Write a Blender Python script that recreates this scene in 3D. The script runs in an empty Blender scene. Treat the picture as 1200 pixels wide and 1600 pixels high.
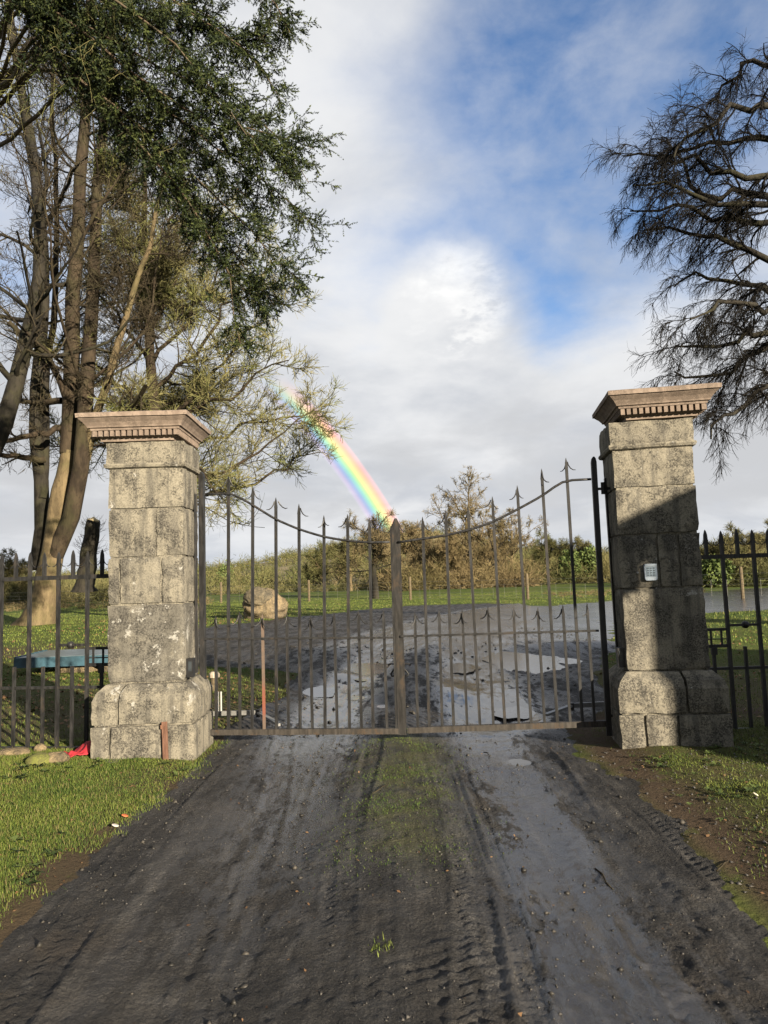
import bpy, math, random
import numpy as np
from mathutils import Vector, Matrix

sc = bpy.context.scene
COL = sc.collection
rad = math.radians

# ------------------------------------------------------------------ camera
CAMZ, FPX, PITCH, ROLL = 1.55, 1120.0, rad(5.4), rad(1.8)
_f = np.array([0, math.cos(PITCH), math.sin(PITCH)])
_u = np.array([0, -math.sin(PITCH), math.cos(PITCH)])
_x = np.array([1.0, 0, 0])
RT = math.cos(ROLL) * _x - math.sin(ROLL) * _u
UP = math.sin(ROLL) * _x + math.cos(ROLL) * _u
cam_d = bpy.data.cameras.new('camera')
cam_d.sensor_fit = 'HORIZONTAL'; cam_d.sensor_width = 36.0; cam_d.lens = 36.0 * FPX / 1200.0
cam_d.clip_start = 0.05; cam_d.clip_end = 3000
cam = bpy.data.objects.new('camera', cam_d); COL.objects.link(cam)
cam.matrix_world = Matrix(((RT[0], UP[0], -_f[0], 0), (RT[1], UP[1], -_f[1], 0), (RT[2], UP[2], -_f[2], CAMZ), (0, 0, 0, 1)))
sc.camera = cam

# ------------------------------------------------------------------ light
SUN_EL, SUN_AZ = rad(15.0), rad(37.0)          # the sun stands behind the viewer, to the right
S = np.array([math.sin(SUN_AZ) * math.cos(SUN_EL), -math.cos(SUN_AZ) * math.cos(SUN_EL), math.sin(SUN_EL)])
sun_d = bpy.data.lights.new('sun', 'SUN'); sun_d.energy = 5.0; sun_d.angle = rad(0.5); sun_d.color = (1.0, 0.86, 0.66)
sun = bpy.data.objects.new('sun', sun_d); COL.objects.link(sun)
sun.rotation_euler = Vector(-S).to_track_quat('-Z', 'Y').to_euler()
sun.location = (20, -26, 12)
sc.view_settings.view_transform = 'Standard'; sc.view_settings.look = 'None'
sc.view_settings.exposure = 1.7; sc.view_settings.gamma = 1.0
sc.cycles.max_bounces = 6; sc.cycles.transparent_max_bounces = 12


def ray(px, py):
    return RT * (px - 600) / FPX + UP * (800 - py) / FPX + _f
def ground(px, py, z=0.0):
    d = ray(px, py); return np.array([0, 0, CAMZ]) + d * (z - CAMZ) / d[2]
def atY(px, py, Y):
    d = ray(px, py); return np.array([0, 0, CAMZ]) + d * Y / d[1]
def ndir(px, py):
    d = ray(px, py); return d / np.linalg.norm(d)

# ------------------------------------------------------------------ node helpers
class NT:
    def __init__(self, tree):
        self.t = tree; self.n = tree.nodes; self.l = tree.links
    def new(self, typ, **kw):
        nd = self.n.new(typ)
        for k, v in kw.items():
            if k == 'ins':
                for a, b in v.items(): self.put(nd.inputs[a], b)
            else: setattr(nd, k, v)
        return nd
    def put(self, sock, v):
        if isinstance(v, bpy.types.NodeSocket): self.l.new(v, sock)
        elif isinstance(v, (tuple, list)) and len(v) == 3 and sock.type == 'RGBA': sock.default_value = (*v, 1)
        else: sock.default_value = v
    def math(self, op, a, b=0.0, c=0.0, clamp=False):
        nd = self.new('ShaderNodeMath', operation=op, use_clamp=clamp)
        self.put(nd.inputs[0], a); self.put(nd.inputs[1], b); self.put(nd.inputs[2], c)
        return nd.outputs[0]
    def mix(self, f, a, b, mode='MIX'):
        nd = self.new('ShaderNodeMix', data_type='RGBA', blend_type=mode)
        self.put(nd.inputs[0], f); self.put(nd.inputs[6], a); self.put(nd.inputs[7], b)
        return nd.outputs[2]
    def noise(self, vec, scale, detail=4.0, rough=0.55, dist=0.0):
        nd = self.new('ShaderNodeTexNoise')
        if vec is not None: self.put(nd.inputs['Vector'], vec)
        nd.inputs['Scale'].default_value = scale; nd.inputs['Detail'].default_value = detail
        nd.inputs['Roughness'].default_value = rough; nd.inputs['Distortion'].default_value = dist
        return nd.outputs['Fac']
    def ss(self, v, lo, hi):
        nd = self.new('ShaderNodeMapRange', interpolation_type='SMOOTHSTEP')
        self.put(nd.inputs[0], v); nd.inputs[1].default_value = lo; nd.inputs[2].default_value = hi
        return nd.outputs[0]
    def scale(self, vec, s):
        nd = self.new('ShaderNodeMapping'); self.put(nd.inputs['Vector'], vec)
        nd.inputs['Scale'].default_value = s
        return nd.outputs[0]
    def attr(self, name):
        return self.new('ShaderNodeAttribute', attribute_name=name)
    def bump(self, h, strength, dist, normal=None):
        nd = self.new('ShaderNodeBump'); self.put(nd.inputs['Height'], h)
        nd.inputs['Strength'].default_value = strength; nd.inputs['Distance'].default_value = dist
        if normal is not None: self.put(nd.inputs['Normal'], normal)
        return nd.outputs[0]

def material(name):
    m = bpy.data.materials.new(name); m.use_nodes = True
    nt = NT(m.node_tree); bsdf = m.node_tree.nodes['Principled BSDF']
    return m, nt, bsdf
def objco(nt): return nt.new('ShaderNodeTexCoord').outputs['Object']

# ------------------------------------------------------------------ sky
w = bpy.data.worlds.new('World'); sc.world = w; w.use_nodes = True
nt = NT(w.node_tree)
for n in list(nt.n): nt.n.remove(n)
sky = nt.new('ShaderNodeTexSky', sky_type='NISHITA', sun_disc=False)
sky.sun_elevation = SUN_EL; sky.sun_rotation = math.pi - SUN_AZ
sky.air_density = 1.0; sky.dust_density = 0.0; sky.ozone_density = 5.0
gen = nt.new('ShaderNodeTexCoord').outputs['Generated']
nrm = nt.new('ShaderNodeVectorMath', operation='NORMALIZE'); nt.put(nrm.inputs[0], gen); D = nrm.outputs[0]
sep = nt.new('ShaderNodeSeparateXYZ'); nt.put(sep.inputs[0], D); dz = sep.outputs[2]
den = nt.math('ADD', nt.math('MAXIMUM', dz, 0.0), 0.28)
dv = nt.new('ShaderNodeVectorMath', operation='DIVIDE'); nt.put(dv.inputs[0], D)
cb = nt.new('ShaderNodeCombineXYZ'); [nt.put(cb.inputs[i], den) for i in range(3)]; nt.put(dv.inputs[1], cb.outputs[0])
Pc = dv.outputs[0]
def lobe(px, py, lo_deg, hi_deg):
    d = ndir(px, py)
    dp = nt.new('ShaderNodeVectorMath', operation='DOT_PRODUCT'); nt.put(dp.inputs[0], D); dp.inputs[1].default_value = tuple(d)
    return nt.ss(dp.outputs['Value'], math.cos(rad(hi_deg)), math.cos(rad(lo_deg)))
big = nt.noise(Pc, 1.9, 9.0, 0.55, 0.25)
fine = nt.noise(Pc, 6.0, 10.0, 0.58, 0.15)
cov = nt.math('ADD', nt.math('MULTIPLY', big, 0.75), nt.math('MULTIPLY', fine, 0.35))
# breaks in the cloud: the clear air at the upper right and the gap behind the cumulus
cov = nt.math('SUBTRACT', cov, nt.math('MULTIPLY', lobe(1040, -40, 1, 17), 0.36))
cov = nt.math('SUBTRACT', cov, nt.math('MULTIPLY', lobe(840, 300, 1, 17), 0.19))
cov = nt.math('SUBTRACT', cov, nt.math('MULTIPLY', lobe(845, 435, 0.5, 5), 0.04))
cov = nt.math('ADD', cov, nt.math('MULTIPLY', lobe(715, 500, 1, 7), 0.26))
cov = nt.math('ADD', cov, nt.math('MULTIPLY', nt.ss(dz, 0.36, 0.16), 0.42))
cov = nt.math('ADD', cov, nt.math('MULTIPLY', lobe(430, 400, 5, 15), 0.12))
cover = nt.math('MAXIMUM', nt.math('POWER', nt.ss(cov, 0.14, 0.72), 0.8), nt.math('MULTIPLY', nt.ss(fine, 0.25, 0.7), 0.46))
shade = nt.noise(Pc, 2.4, 9.0, 0.55, 0.3)
puff = nt.math('MULTIPLY', lobe(705, 470, 0.3, 5.2), nt.ss(nt.noise(Pc, 9.0, 8.0, 0.6, 0.2), 0.40, 0.56))
lum = nt.math('ADD', nt.ss(shade, 0.30, 0.72), nt.math('MULTIPLY', puff, nt.ss(fine, 0.35, 0.6)))
ccol = nt.mix(lum, (0.50, 0.525, 0.57), (0.76, 0.765, 0.775))
ccol = nt.mix(nt.math('MULTIPLY', nt.math('MULTIPLY', nt.ss(dz, 0.30, 0.20), nt.ss(dz, 0.02, 0.10)), nt.ss(nt.noise(Pc, 1.5, 6.0, 0.55, 0.2), 0.38, 0.6)), ccol, (0.54, 0.55, 0.57))
ccol = nt.mix(nt.math('MULTIPLY', puff, nt.ss(fine, 0.38, 0.62)), ccol, (0.93, 0.93, 0.92))
ccol = nt.mix(nt.math('MULTIPLY', nt.ss(dz, 0.09, 0.0), 0.45), ccol, (0.52, 0.57, 0.64))
b1 = nt.new('ShaderNodeBackground'); nt.put(b1.inputs[0], sky.outputs[0]); b1.inputs[1].default_value = 0.066
b2 = nt.new('ShaderNodeBackground'); nt.put(b2.inputs[0], ccol); b2.inputs[1].default_value = 0.355
ms = nt.new('ShaderNodeMixShader'); nt.put(ms.inputs[0], cover); nt.l.new(b1.outputs[0], ms.inputs[1]); nt.l.new(b2.outputs[0], ms.inputs[2])
wo = nt.new('ShaderNodeOutputWorld'); nt.l.new(ms.outputs[0], wo.inputs[0])

# ------------------------------------------------------------------ numpy noise
def _hash(ix, iy, seed):
    h = (ix.astype(np.int64) * 374761393 + iy.astype(np.int64) * 668265263 + seed * 1442695041) & 0xffffffff
    h = ((h ^ (h >> 13)) * 1274126177) & 0xffffffff
    return ((h ^ (h >> 16)) & 0xffff) / 65535.0
def vnoise(x, y, seed=0):
    xi = np.floor(x); yi = np.floor(y); fx = x - xi; fy = y - yi
    fx = fx * fx * (3 - 2 * fx); fy = fy * fy * (3 - 2 * fy)
    a = _hash(xi, yi, seed); b = _hash(xi + 1, yi, seed); c = _hash(xi, yi + 1, seed); d = _hash(xi + 1, yi + 1, seed)
    return (a * (1 - fx) + b * fx) * (1 - fy) + (c * (1 - fx) + d * fx) * fy
def fbm(x, y, octv=4, seed=0, gain=0.5):
    x = np.asarray(x, float); y = np.asarray(y, float)
    s = 0; a = 1; t = 0
    for o in range(octv):
        s = s + a * vnoise(x * 2 ** o + 17.3 * o, y * 2 ** o - 9.1 * o, seed + o); t += a; a *= gain
    return s / t * 2 - 1
def sst(v, lo, hi):
    t = np.clip((v - lo) / (hi - lo), 0, 1); return t * t * (3 - 2 * t)
def inpoly(x, y, poly):
    r = np.zeros(x.shape, bool); n = len(poly)
    for i in range(n):
        x1, y1 = poly[i]; x2, y2 = poly[(i + 1) % n]
        c = ((y1 > y) != (y2 > y)) & (x < (x2 - x1) * (y - y1) / (y2 - y1 + 1e-12) + x1)
        r ^= c
    return r

# ------------------------------------------------------------------ mesh helpers
def link(o, parent=None):
    COL.objects.link(o)
    if parent is not None: o.parent = parent
    return o
def mk(name, V, F, mat=None, parent=None, smooth=False, attrs=None):
    me = bpy.data.meshes.new(name)
    V = np.asarray(V, dtype=np.float32)
    if isinstance(F, np.ndarray):
        k = F.shape[1]
        me.vertices.add(len(V)); me.vertices.foreach_set('co', V.ravel())
        me.loops.add(F.size); me.loops.foreach_set('vertex_index', F.ravel().astype(np.int32))
        me.polygons.add(len(F)); me.polygons.foreach_set('loop_start', np.arange(0, F.size, k, dtype=np.int32))
        me.update(calc_edges=True)
    else:
        me.from_pydata(V.tolist(), [], F); me.update()
    if smooth: me.polygons.foreach_set('use_smooth', np.ones(len(me.polygons), bool))
    if attrs:
        for k, a in attrs.items():
            at = me.attributes.new(k, 'FLOAT', 'POINT'); at.data.foreach_set('value', np.asarray(a, np.float32))
    if mat: me.materials.append(mat)
    ob = bpy.data.objects.new(name, me); ob.color = (0, 0, 0, 1)
    return link(ob, parent)
def empty(name, loc, rotz=0.0, label=None, cat=None, group=None):
    o = bpy.data.objects.new(name, None); o.location = [float(v) for v in loc]; o.rotation_euler = (0, 0, rotz); o.empty_display_size = 0.2
    COL.objects.link(o); tag(o, label, cat, group); return o
def tag(o, label=None, cat=None, group=None, kind=None):
    if label: o['label'] = label
    if cat: o['category'] = cat
    if group: o['group'] = group
    if kind: o['kind'] = kind
    return o
class MB:
    def __init__(s): s.V = []; s.F = []
    def add(s, V, F):
        b = len(s.V); s.V += [tuple(float(c) for c in v) for v in V]; s.F += [tuple(int(i) + b for i in f) for f in F]; return s
    def box(s, a, b):
        x0, y0, z0 = a; x1, y1, z1 = b
        return s.add([(x0, y0, z0), (x1, y0, z0), (x1, y1, z0), (x0, y1, z0), (x0, y0, z1), (x1, y0, z1), (x1, y1, z1), (x0, y1, z1)],
                     [(0, 3, 2, 1), (4, 5, 6, 7), (0, 1, 5, 4), (1, 2, 6, 5), (2, 3, 7, 6), (3, 0, 4, 7)])
    def tube(s, pts, rr, n=6, sq=None):
        P = np.array([pts], float); R = np.array([rr], float) if np.ndim(rr) else np.full((1, len(pts)), rr, float)
        V, F = tubes(P, R, n)
        k = len(pts)
        F = [tuple(f) for f in F] + [tuple(range(n - 1, -1, -1)), tuple(range((k - 1) * n, k * n))]
        return s.add(V, F)
    def bar(s, p, q, wx, wy=None, side=(0, 1, 0)):
        # rectangular bar from p to q, wx across, wy along 'side'
        p = np.array(p, float); q = np.array(q, float); wy = wy or wx
        t = q - p; t /= np.linalg.norm(t); b = np.array(side, float); b -= t * (b @ t); b /= np.linalg.norm(b); a = np.cross(t, b)
        V = []
        for e in (p, q):
            for sa, sb in ((-1, -1), (1, -1), (1, 1), (-1, 1)): V.append(e + a * sa * wx / 2 + b * sb * wy / 2)
        return s.add(V, [(3, 2, 1, 0), (4, 5, 6, 7), (0, 1, 5, 4), (1, 2, 6, 5), (2, 3, 7, 6), (3, 0, 4, 7)])
    def build(s, name, mat, parent=None, smooth=False):
        return mk(name, s.V, s.F, mat, parent, smooth)
def tubes(P, R, n):
    B, K, _ = P.shape
    T = np.empty_like(P); T[:, 1:-1] = P[:, 2:] - P[:, :-2]; T[:, 0] = P[:, 1] - P[:, 0]; T[:, -1] = P[:, -1] - P[:, -2]
    T /= np.linalg.norm(T, axis=2, keepdims=True) + 1e-9
    m = np.abs(T.mean(1)); ref = np.zeros((B, 3)); ref[np.arange(B), m.argmin(1)] = 1
    A = np.cross(T, ref[:, None, :]); A /= np.linalg.norm(A, axis=2, keepdims=True) + 1e-9
    C = np.cross(T, A)
    th = np.arange(n) * 2 * np.pi / n
    V = P[:, :, None, :] + R[:, :, None, None] * (A[:, :, None, :] * np.cos(th)[None, None, :, None] + C[:, :, None, :] * np.sin(th)[None, None, :, None])
    idx = np.arange(B * K * n).reshape(B, K, n)
    a = idx[:, :-1, :]; b = np.roll(idx, -1, 2)[:, :-1, :]; c = np.roll(idx, -1, 2)[:, 1:, :]; d = idx[:, 1:, :]
    F = np.stack([a, b, c, d], -1).reshape(-1, 4)
    return V.reshape(-1, 3), F
_rr = np.random.default_rng(999)
def ribbons(P, R):
    # finest twigs: slim tapering blades, each turned its own way
    B, K, _ = P.shape
    T = P[:, -1] - P[:, 0]; T /= np.linalg.norm(T, axis=1, keepdims=True) + 1e-9
    A = np.cross(T, _rr.normal(size=(B, 3))); A /= np.linalg.norm(A, axis=1, keepdims=True) + 1e-9
    V = np.stack([P - A[:, None] * R[..., None] * 1.15, P + A[:, None] * R[..., None] * 1.15], 2)
    idx = np.arange(B * K * 2).reshape(B, K, 2)
    F = np.stack([idx[:, :-1, 0], idx[:, :-1, 1], idx[:, 1:, 1], idx[:, 1:, 0]], -1).reshape(-1, 4)
    return V.reshape(-1, 3), F
def cat(parts):
    Vs = []; Fs = []; o = 0
    for V, F in parts: Vs.append(V); Fs.append(F + o); o += len(V)
    return np.concatenate(Vs), np.concatenate(Fs)
def resample(pts, K):
    pts = np.array(pts, float); d = np.r_[0, np.cumsum(np.linalg.norm(np.diff(pts[:, :3], axis=0), axis=1))]
    t = np.linspace(0, d[-1], K)
    # smooth (Catmull-like) by interpolating then box-filtering
    tt = np.linspace(0, d[-1], K * 6); Q = np.stack([np.interp(tt, d, pts[:, i]) for i in range(pts.shape[1])], 1)
    k = 9; pad = np.concatenate([np.repeat(Q[:1], k // 2, 0), Q, np.repeat(Q[-1:], k // 2, 0)])
    Q = np.stack([np.convolve(pad[:, i], np.ones(k) / k, 'valid') for i in range(Q.shape[1])], 1)
    return np.stack([np.interp(t, tt, Q[:, i]) for i in range(Q.shape[1])], 1)
def sprout(rng, P, R, n, t0, t1, ang, asd, ratio, K, grav=0.0, wob=0.15, rr=0.55, rmin=0.003, lmin=0.1, bias=None, fall=0.5, tip=0.3, lfix=None):
    B, K0, _ = P.shape
    b = np.repeat(np.arange(B), n); N = len(b)
    t = rng.uniform(t0, t1, N); f = t * (K0 - 1); i = np.minimum(f.astype(int), K0 - 2); fr = (f - i)[:, None]
    pos = P[b, i] * (1 - fr) + P[b, i + 1] * fr
    tan = P[b, i + 1] - P[b, i]; tan /= np.linalg.norm(tan, axis=1, keepdims=True) + 1e-9
    r = R[b, i] * (1 - fr[:, 0]) + R[b, i + 1] * fr[:, 0]
    plen = np.linalg.norm(np.diff(P, axis=1), axis=2).sum(1)[b]
    v = rng.normal(size=(N, 3)); v -= tan * (v * tan).sum(1, keepdims=True); v /= np.linalg.norm(v, axis=1, keepdims=True) + 1e-9
    a = np.radians(rng.normal(ang, asd, N))[:, None]
    d = np.cos(a) * tan + np.sin(a) * v
    if bias is not None: d = d + np.asarray(bias)
    d /= np.linalg.norm(d, axis=1, keepdims=True)
    L = (plen * ratio if lfix is None else np.full(N, lfix)) * rng.uniform(0.6, 1.25, N) * (1 - fall * t); L = np.maximum(L, lmin)
    Q = np.empty((N, K, 3)); Q[:, 0] = pos
    for k in range(1, K):
        d = d + wob * rng.normal(size=(N, 3)) + np.array([0, 0, grav]); d /= np.linalg.norm(d, axis=1, keepdims=True)
        Q[:, k] = Q[:, k - 1] + d * (L / (K - 1))[:, None]
    r0 = np.maximum(r * rr * rng.uniform(0.6, 1.1, N), rmin)
    Rr = r0[:, None] * np.linspace(1, tip, K)[None]
    return Q, np.maximum(Rr, rmin * 0.6)

# ------------------------------------------------------------------ materials
def mat_stone(name, tan, grey, dark, white_amt=0.35, sc_=1.0, bumpd=0.012):
    m, n, b = material(name); co = objco(n); info = n.new('ShaderNodeObjectInfo')
    rnd = info.outputs['Random']
    off = n.new('ShaderNodeVectorMath', operation='ADD'); n.put(off.inputs[0], co)
    cx = n.new('ShaderNodeCombineXYZ'); n.put(cx.inputs[0], n.math('MULTIPLY', rnd, 7.0)); n.put(off.inputs[1], cx.outputs[0]); v = off.outputs[0]
    big_ = n.noise(v, 3.0 * sc_, 6, 0.62); mid = n.noise(v, 9.0 * sc_, 7, 0.68, 0.4); fin = n.noise(v, 75 * sc_, 6, 0.75)
    streak = n.noise(n.scale(v, (9, 9, 0.9)), 1.4, 5, 0.6)
    pits = n.new('ShaderNodeTexVoronoi', feature='F1'); n.put(pits.inputs['Vector'], v); pits.inputs['Scale'].default_value = 70 * sc_
    g = n.new('ShaderNodeSeparateColor'); n.put(g.inputs[0], info.outputs['Color'])
    col = n.mix(n.ss(n.math('ADD', big_, n.math('MULTIPLY', g.outputs[0], 0.35)), 0.48, 0.85), tan, grey)
    col = n.mix(n.math('MULTIPLY', n.ss(streak, 0.44, 0.64), 0.75), col, tuple(c * .7 for c in grey))
    pit = n.math('MULTIPLY', n.ss(n.math('ADD', mid, n.math('MULTIPLY', n.math('SUBTRACT', big_, .5), .9)), 0.42, 0.60), n.math('ADD', n.ss(fin, 0.40, 0.60), 0.05), clamp=True)
    col = n.mix(n.math('MULTIPLY', pit, 0.85), col, dark)
    blotch = n.ss(n.noise(v, 5.5 * sc_, 5, 0.6, 0.3), 0.60, 0.66)
    col = n.mix(n.math('MULTIPLY', blotch, n.math('ADD', 0.25, n.math('MULTIPLY', n.ss(fin, 0.4, 0.6), 0.35))), col, tuple(c * 1.2 for c in dark))
    spots = n.ss(n.math('ADD', n.noise(v, 5.0 * sc_, 8, 0.72, 0.1), n.math('MULTIPLY', g.outputs[1], 0.055)), 0.635, 0.675)
    col = n.mix(n.math('MULTIPLY', spots, white_amt), col, (0.33, 0.325, 0.30))
    sm = n.ss(n.noise(v, 24, 4, 0.6), 0.68, 0.74)
    col = n.mix(n.math('MULTIPLY', sm, white_amt), col, (0.30, 0.29, 0.26))
    col = n.mix(n.math('MULTIPLY', n.ss(fin, 0.42, 0.66), 0.55), col, tuple(c * 1.6 for c in dark))
    n.put(b.inputs['Base Color'], col); b.inputs['Roughness'].default_value = 0.92; b.inputs['Specular IOR Level'].default_value = 0.2
    h = n.math('ADD', n.math('MULTIPLY', mid, 0.7), n.math('MULTIPLY', fin, 0.45)); h = n.math('ADD', h, n.math('MULTIPLY', n.math('MINIMUM', pits.outputs['Distance'], 0.35), 0.5))
    n.put(b.inputs['Normal'], n.bump(h, 0.8, bumpd)); return m
STONE = mat_stone('weathered_limestone', (0.196, 0.180, 0.142), (0.115, 0.109, 0.094), (0.020, 0.019, 0.017), 0.75)
CAPST = mat_stone('pinkish_capstone', (0.2229, 0.1761, 0.1426), (0.1784, 0.1382, 0.1114), (0.0891, 0.0714, 0.0580), 0.15, 1.2, 0.004)
ROCK = mat_stone('boulder_stone', (0.2210, 0.1700, 0.0978), (0.1615, 0.1318, 0.0850), (0.0425, 0.0365, 0.0272), 0.4, 0.45, 0.08)
ROCKL = mat_stone('lichened_boulder', (0.1530, 0.1260, 0.0810), (0.0990, 0.0900, 0.0675), (0.0270, 0.0252, 0.0198), 1.0, 0.7, 0.06)

def mat_iron(name, base, rust, amt, rough=0.5):
    m, n, b = material(name); co = objco(n)
    a = n.noise(co, 6, 6, 0.7); s = n.noise(n.scale(co, (30, 30, 5)), 1.0, 5, 0.7)
    col = n.mix(n.ss(s, 0.35, 0.7), base, tuple(min(1, c * 2.1 + 0.01) for c in base))
    col = n.mix(n.math('MULTIPLY', n.ss(n.math('MULTIPLY', a, n.math('ADD', s, 0.5)), 0.54, 0.68), amt), col, rust)
    n.put(b.inputs['Base Color'], col); b.inputs['Roughness'].default_value = rough; b.inputs['Specular IOR Level'].default_value = 0.3
    n.put(b.inputs['Normal'], n.bump(n.noise(co, 70, 4, 0.7), 0.35, 0.003)); return m
IRON = mat_iron('black_painted_iron', (0.0085, 0.0085, 0.0086), (0.05, 0.036, 0.024), 0.35)
IRONP = mat_iron('worn_post_paint', (0.0080, 0.0074, 0.0068), (0.0353, 0.0257, 0.0176), 0.9, 0.6)
IRONR = mat_iron('rust_worn_rail', (0.0185, 0.0157, 0.0129), (0.0481, 0.0314, 0.0185), 0.9, 0.7)
RUSTY = mat_iron('rusty_flat_iron', (0.07, 0.035, 0.022), (0.13, 0.06, 0.03), 0.9, 0.8)
REDBAR, _n, _b = material('bar_with_orange_primer'); _co = objco(_n); _sz = _n.new('ShaderNodeSeparateXYZ'); _n.put(_sz.inputs[0], _co)
_zz = _n.math('ADD', _sz.outputs[2], _n.math('MULTIPLY', _n.noise(_co, 14, 4, .7), .25))
_n.put(_b.inputs['Base Color'], _n.mix(_n.math('MULTIPLY', _n.ss(_zz, .34, .48), _n.ss(_zz, .80, .58)), _n.mix(_n.noise(_co, 20, 4, .7), (.05, .045, .04), (.14, .09, .06)), (.15, .048, .028))); _b.inputs['Roughness'].default_value = .7

def mat_bark(name, base, light, moss, moss_amt, sc_=1.0):
    m, n, b = material(name); co = objco(n)
    a = n.noise(n.scale(co, (1, 1, 0.35)), 2.2 * sc_, 6, 0.65); f = n.noise(n.scale(co, (1, 1, 0.3)), 14 * sc_, 6, 0.7)
    geo = n.new('ShaderNodeNewGeometry'); 
    col = n.mix(n.ss(a, 0.35, 0.65), base, light); col = n.mix(n.math('MULTIPLY', n.ss(f, 0.5, 0.7), 0.6), col, tuple(c * 0.35 for c in base))
    col = n.mix(n.math('MULTIPLY', n.ss(n.noise(co, 0.9 * sc_, 5, 0.65), 0.46, 0.64), moss_amt), col, moss)
    n.put(b.inputs['Base Color'], col); b.inputs['Roughness'].default_value = 0.9; b.inputs['Specular IOR Level'].default_value = 0.15
    n.put(b.inputs['Normal'], n.bump(n.math('ADD', f, a), 0.7, 0.05 / sc_)); return m
BARK = mat_bark('smooth_tan_bark', (0.0737, 0.0562, 0.0323), (0.1404, 0.1067, 0.0597), (0.0772, 0.0737, 0.0295), 0.4)
BARKR = mat_bark('shade_darkened_brown_bark', (0.0177, 0.0133, 0.0094), (0.0470, 0.0354, 0.0232), (0.0331, 0.0320, 0.0144), 0.5)  # brown bark darkened: the spruce's shade on the stems is in this colour
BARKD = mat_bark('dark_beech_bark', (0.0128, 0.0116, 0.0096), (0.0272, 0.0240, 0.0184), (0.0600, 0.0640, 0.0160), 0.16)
BARKS = mat_bark('spruce_bark', (0.0561, 0.0382, 0.0255), (0.1071, 0.0816, 0.0561), (0.1020, 0.1020, 0.0663), 0.4, 2)
TWIGO = mat_bark('lichen_olive_twigs', (0.1005, 0.0943, 0.0393), (0.1441, 0.1328, 0.0577), (0.0917, 0.1092, 0.0297), 0.7, 0.4)
TWIGB = mat_bark('brown_twigs', (0.0260, 0.0208, 0.0140), (0.0490, 0.0398, 0.0245), (0.0367, 0.0352, 0.0153), 0.4, 0.5)  # darkened with the stems, so their shade is in the twig colour too
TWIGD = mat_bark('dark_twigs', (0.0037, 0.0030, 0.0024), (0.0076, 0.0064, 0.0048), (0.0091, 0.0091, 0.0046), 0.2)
SCRUBM = mat_bark('scrub_twigs', (0.085, 0.083, 0.034), (0.140, 0.122, 0.054), (0.050, 0.064, 0.020), 0.7, 0.12)
TWIGK = mat_bark('oak_twigs', (0.105, 0.085, 0.046), (0.165, 0.13, 0.07), (0.11, 0.10, 0.04), 0.5, 0.3)
SCRUBG = mat_bark('olive_scrub_twigs', (0.0612, 0.0680, 0.0238), (0.1020, 0.0952, 0.0374), (0.0374, 0.0476, 0.0136), 0.7, 0.12)
SCRUBR = mat_bark('russet_scrub_twigs', (0.105, 0.080, 0.040), (0.165, 0.128, 0.066), (0.085, 0.082, 0.03), 0.6, 0.12)

def mat_leaf(name, c1, c2, trans=0.0, attr='var', rough=0.7):
    m, n, b = material(name); a = n.attr(attr)
    n.put(b.inputs['Base Color'], n.mix(a.outputs['Fac'], c1, c2)); b.inputs['Roughness'].default_value = rough
    b.inputs['Specular IOR Level'].default_value = 0.25; return m
NEEDLE = mat_leaf('spruce_needles', (0.006, 0.014, 0.005), (0.050, 0.064, 0.014))
GRASS = mat_leaf('grass_blades', (0.0327, 0.0622, 0.0090), (0.1514, 0.1760, 0.0344))
GRASSDRY = mat_leaf('pale_dry_grass', (0.0783, 0.0734, 0.0245), (0.1665, 0.1322, 0.0587))
LITTER = mat_leaf('fallen_leaves', (0.0653, 0.0326, 0.0163), (0.1741, 0.1034, 0.0490))
IVY = mat_leaf('ivy_leaves', (0.03, 0.05, 0.012), (0.10, 0.13, 0.035))

def simple(name, col, rough=0.6, var=0.25, scale=12, bump=0.0):
    m, n, b = material(name); co = objco(n); f = n.noise(co, scale, 5, 0.65)
    n.put(b.inputs['Base Color'], n.mix(n.ss(f, 0.3, 0.7), tuple(c * (1 - var) for c in col), tuple(min(1, c * (1 + var)) for c in col)))
    b.inputs['Roughness'].default_value = rough
    if bump: n.put(b.inputs['Normal'], n.bump(f, 0.6, bump))
    return m
BLACKPL = simple('black_plastic', (0.012, 0.012, 0.013), 0.4)
GREYPL = simple('silver_grey_plastic', (0.36, 0.42, 0.49), 0.35, 0.1)
KEYM = simple('dark_keys', (0.06, 0.08, 0.10), 0.5)
WHITEPL = simple('white_plastic', (0.26, 0.26, 0.25), 0.5, 0.1)
REDCL = simple('red_cloth', (0.28, 0.012, 0.02), 0.75, 0.3, 18, 0.01)
BLUEM = simple('weathered_blue_paint', (0.025, 0.058, 0.078), 0.42, 0.4, 4)
BLUEL = simple('pale_blue_top', (0.095, 0.125, 0.135), 0.30, 0.25, 5)
WOODP = simple('weathered_post_wood', (0.085, 0.064, 0.034), 0.85, 0.35, 25, 0.01)
GALV = simple('galvanised_steel', (0.13, 0.13, 0.125), 0.4, 0.2, 30)
RENDER_ = simple('cream_render', (0.55, 0.5, 0.42), 0.9, 0.1, 6)
SLATE = simple('roof_slate', (0.07, 0.07, 0.08), 0.6, 0.3, 8)
GLASS = simple('window_glass', (0.03, 0.035, 0.04), 0.08)
WIRE = simple('fence_wire', (0.10, 0.10, 0.09), 0.5)
MOSSST = mat_stone('mossy_stone', (0.12, 0.13, 0.03), (0.16, 0.15, 0.06), (0.05, 0.05, 0.02), 0.1, 1.0)

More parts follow.
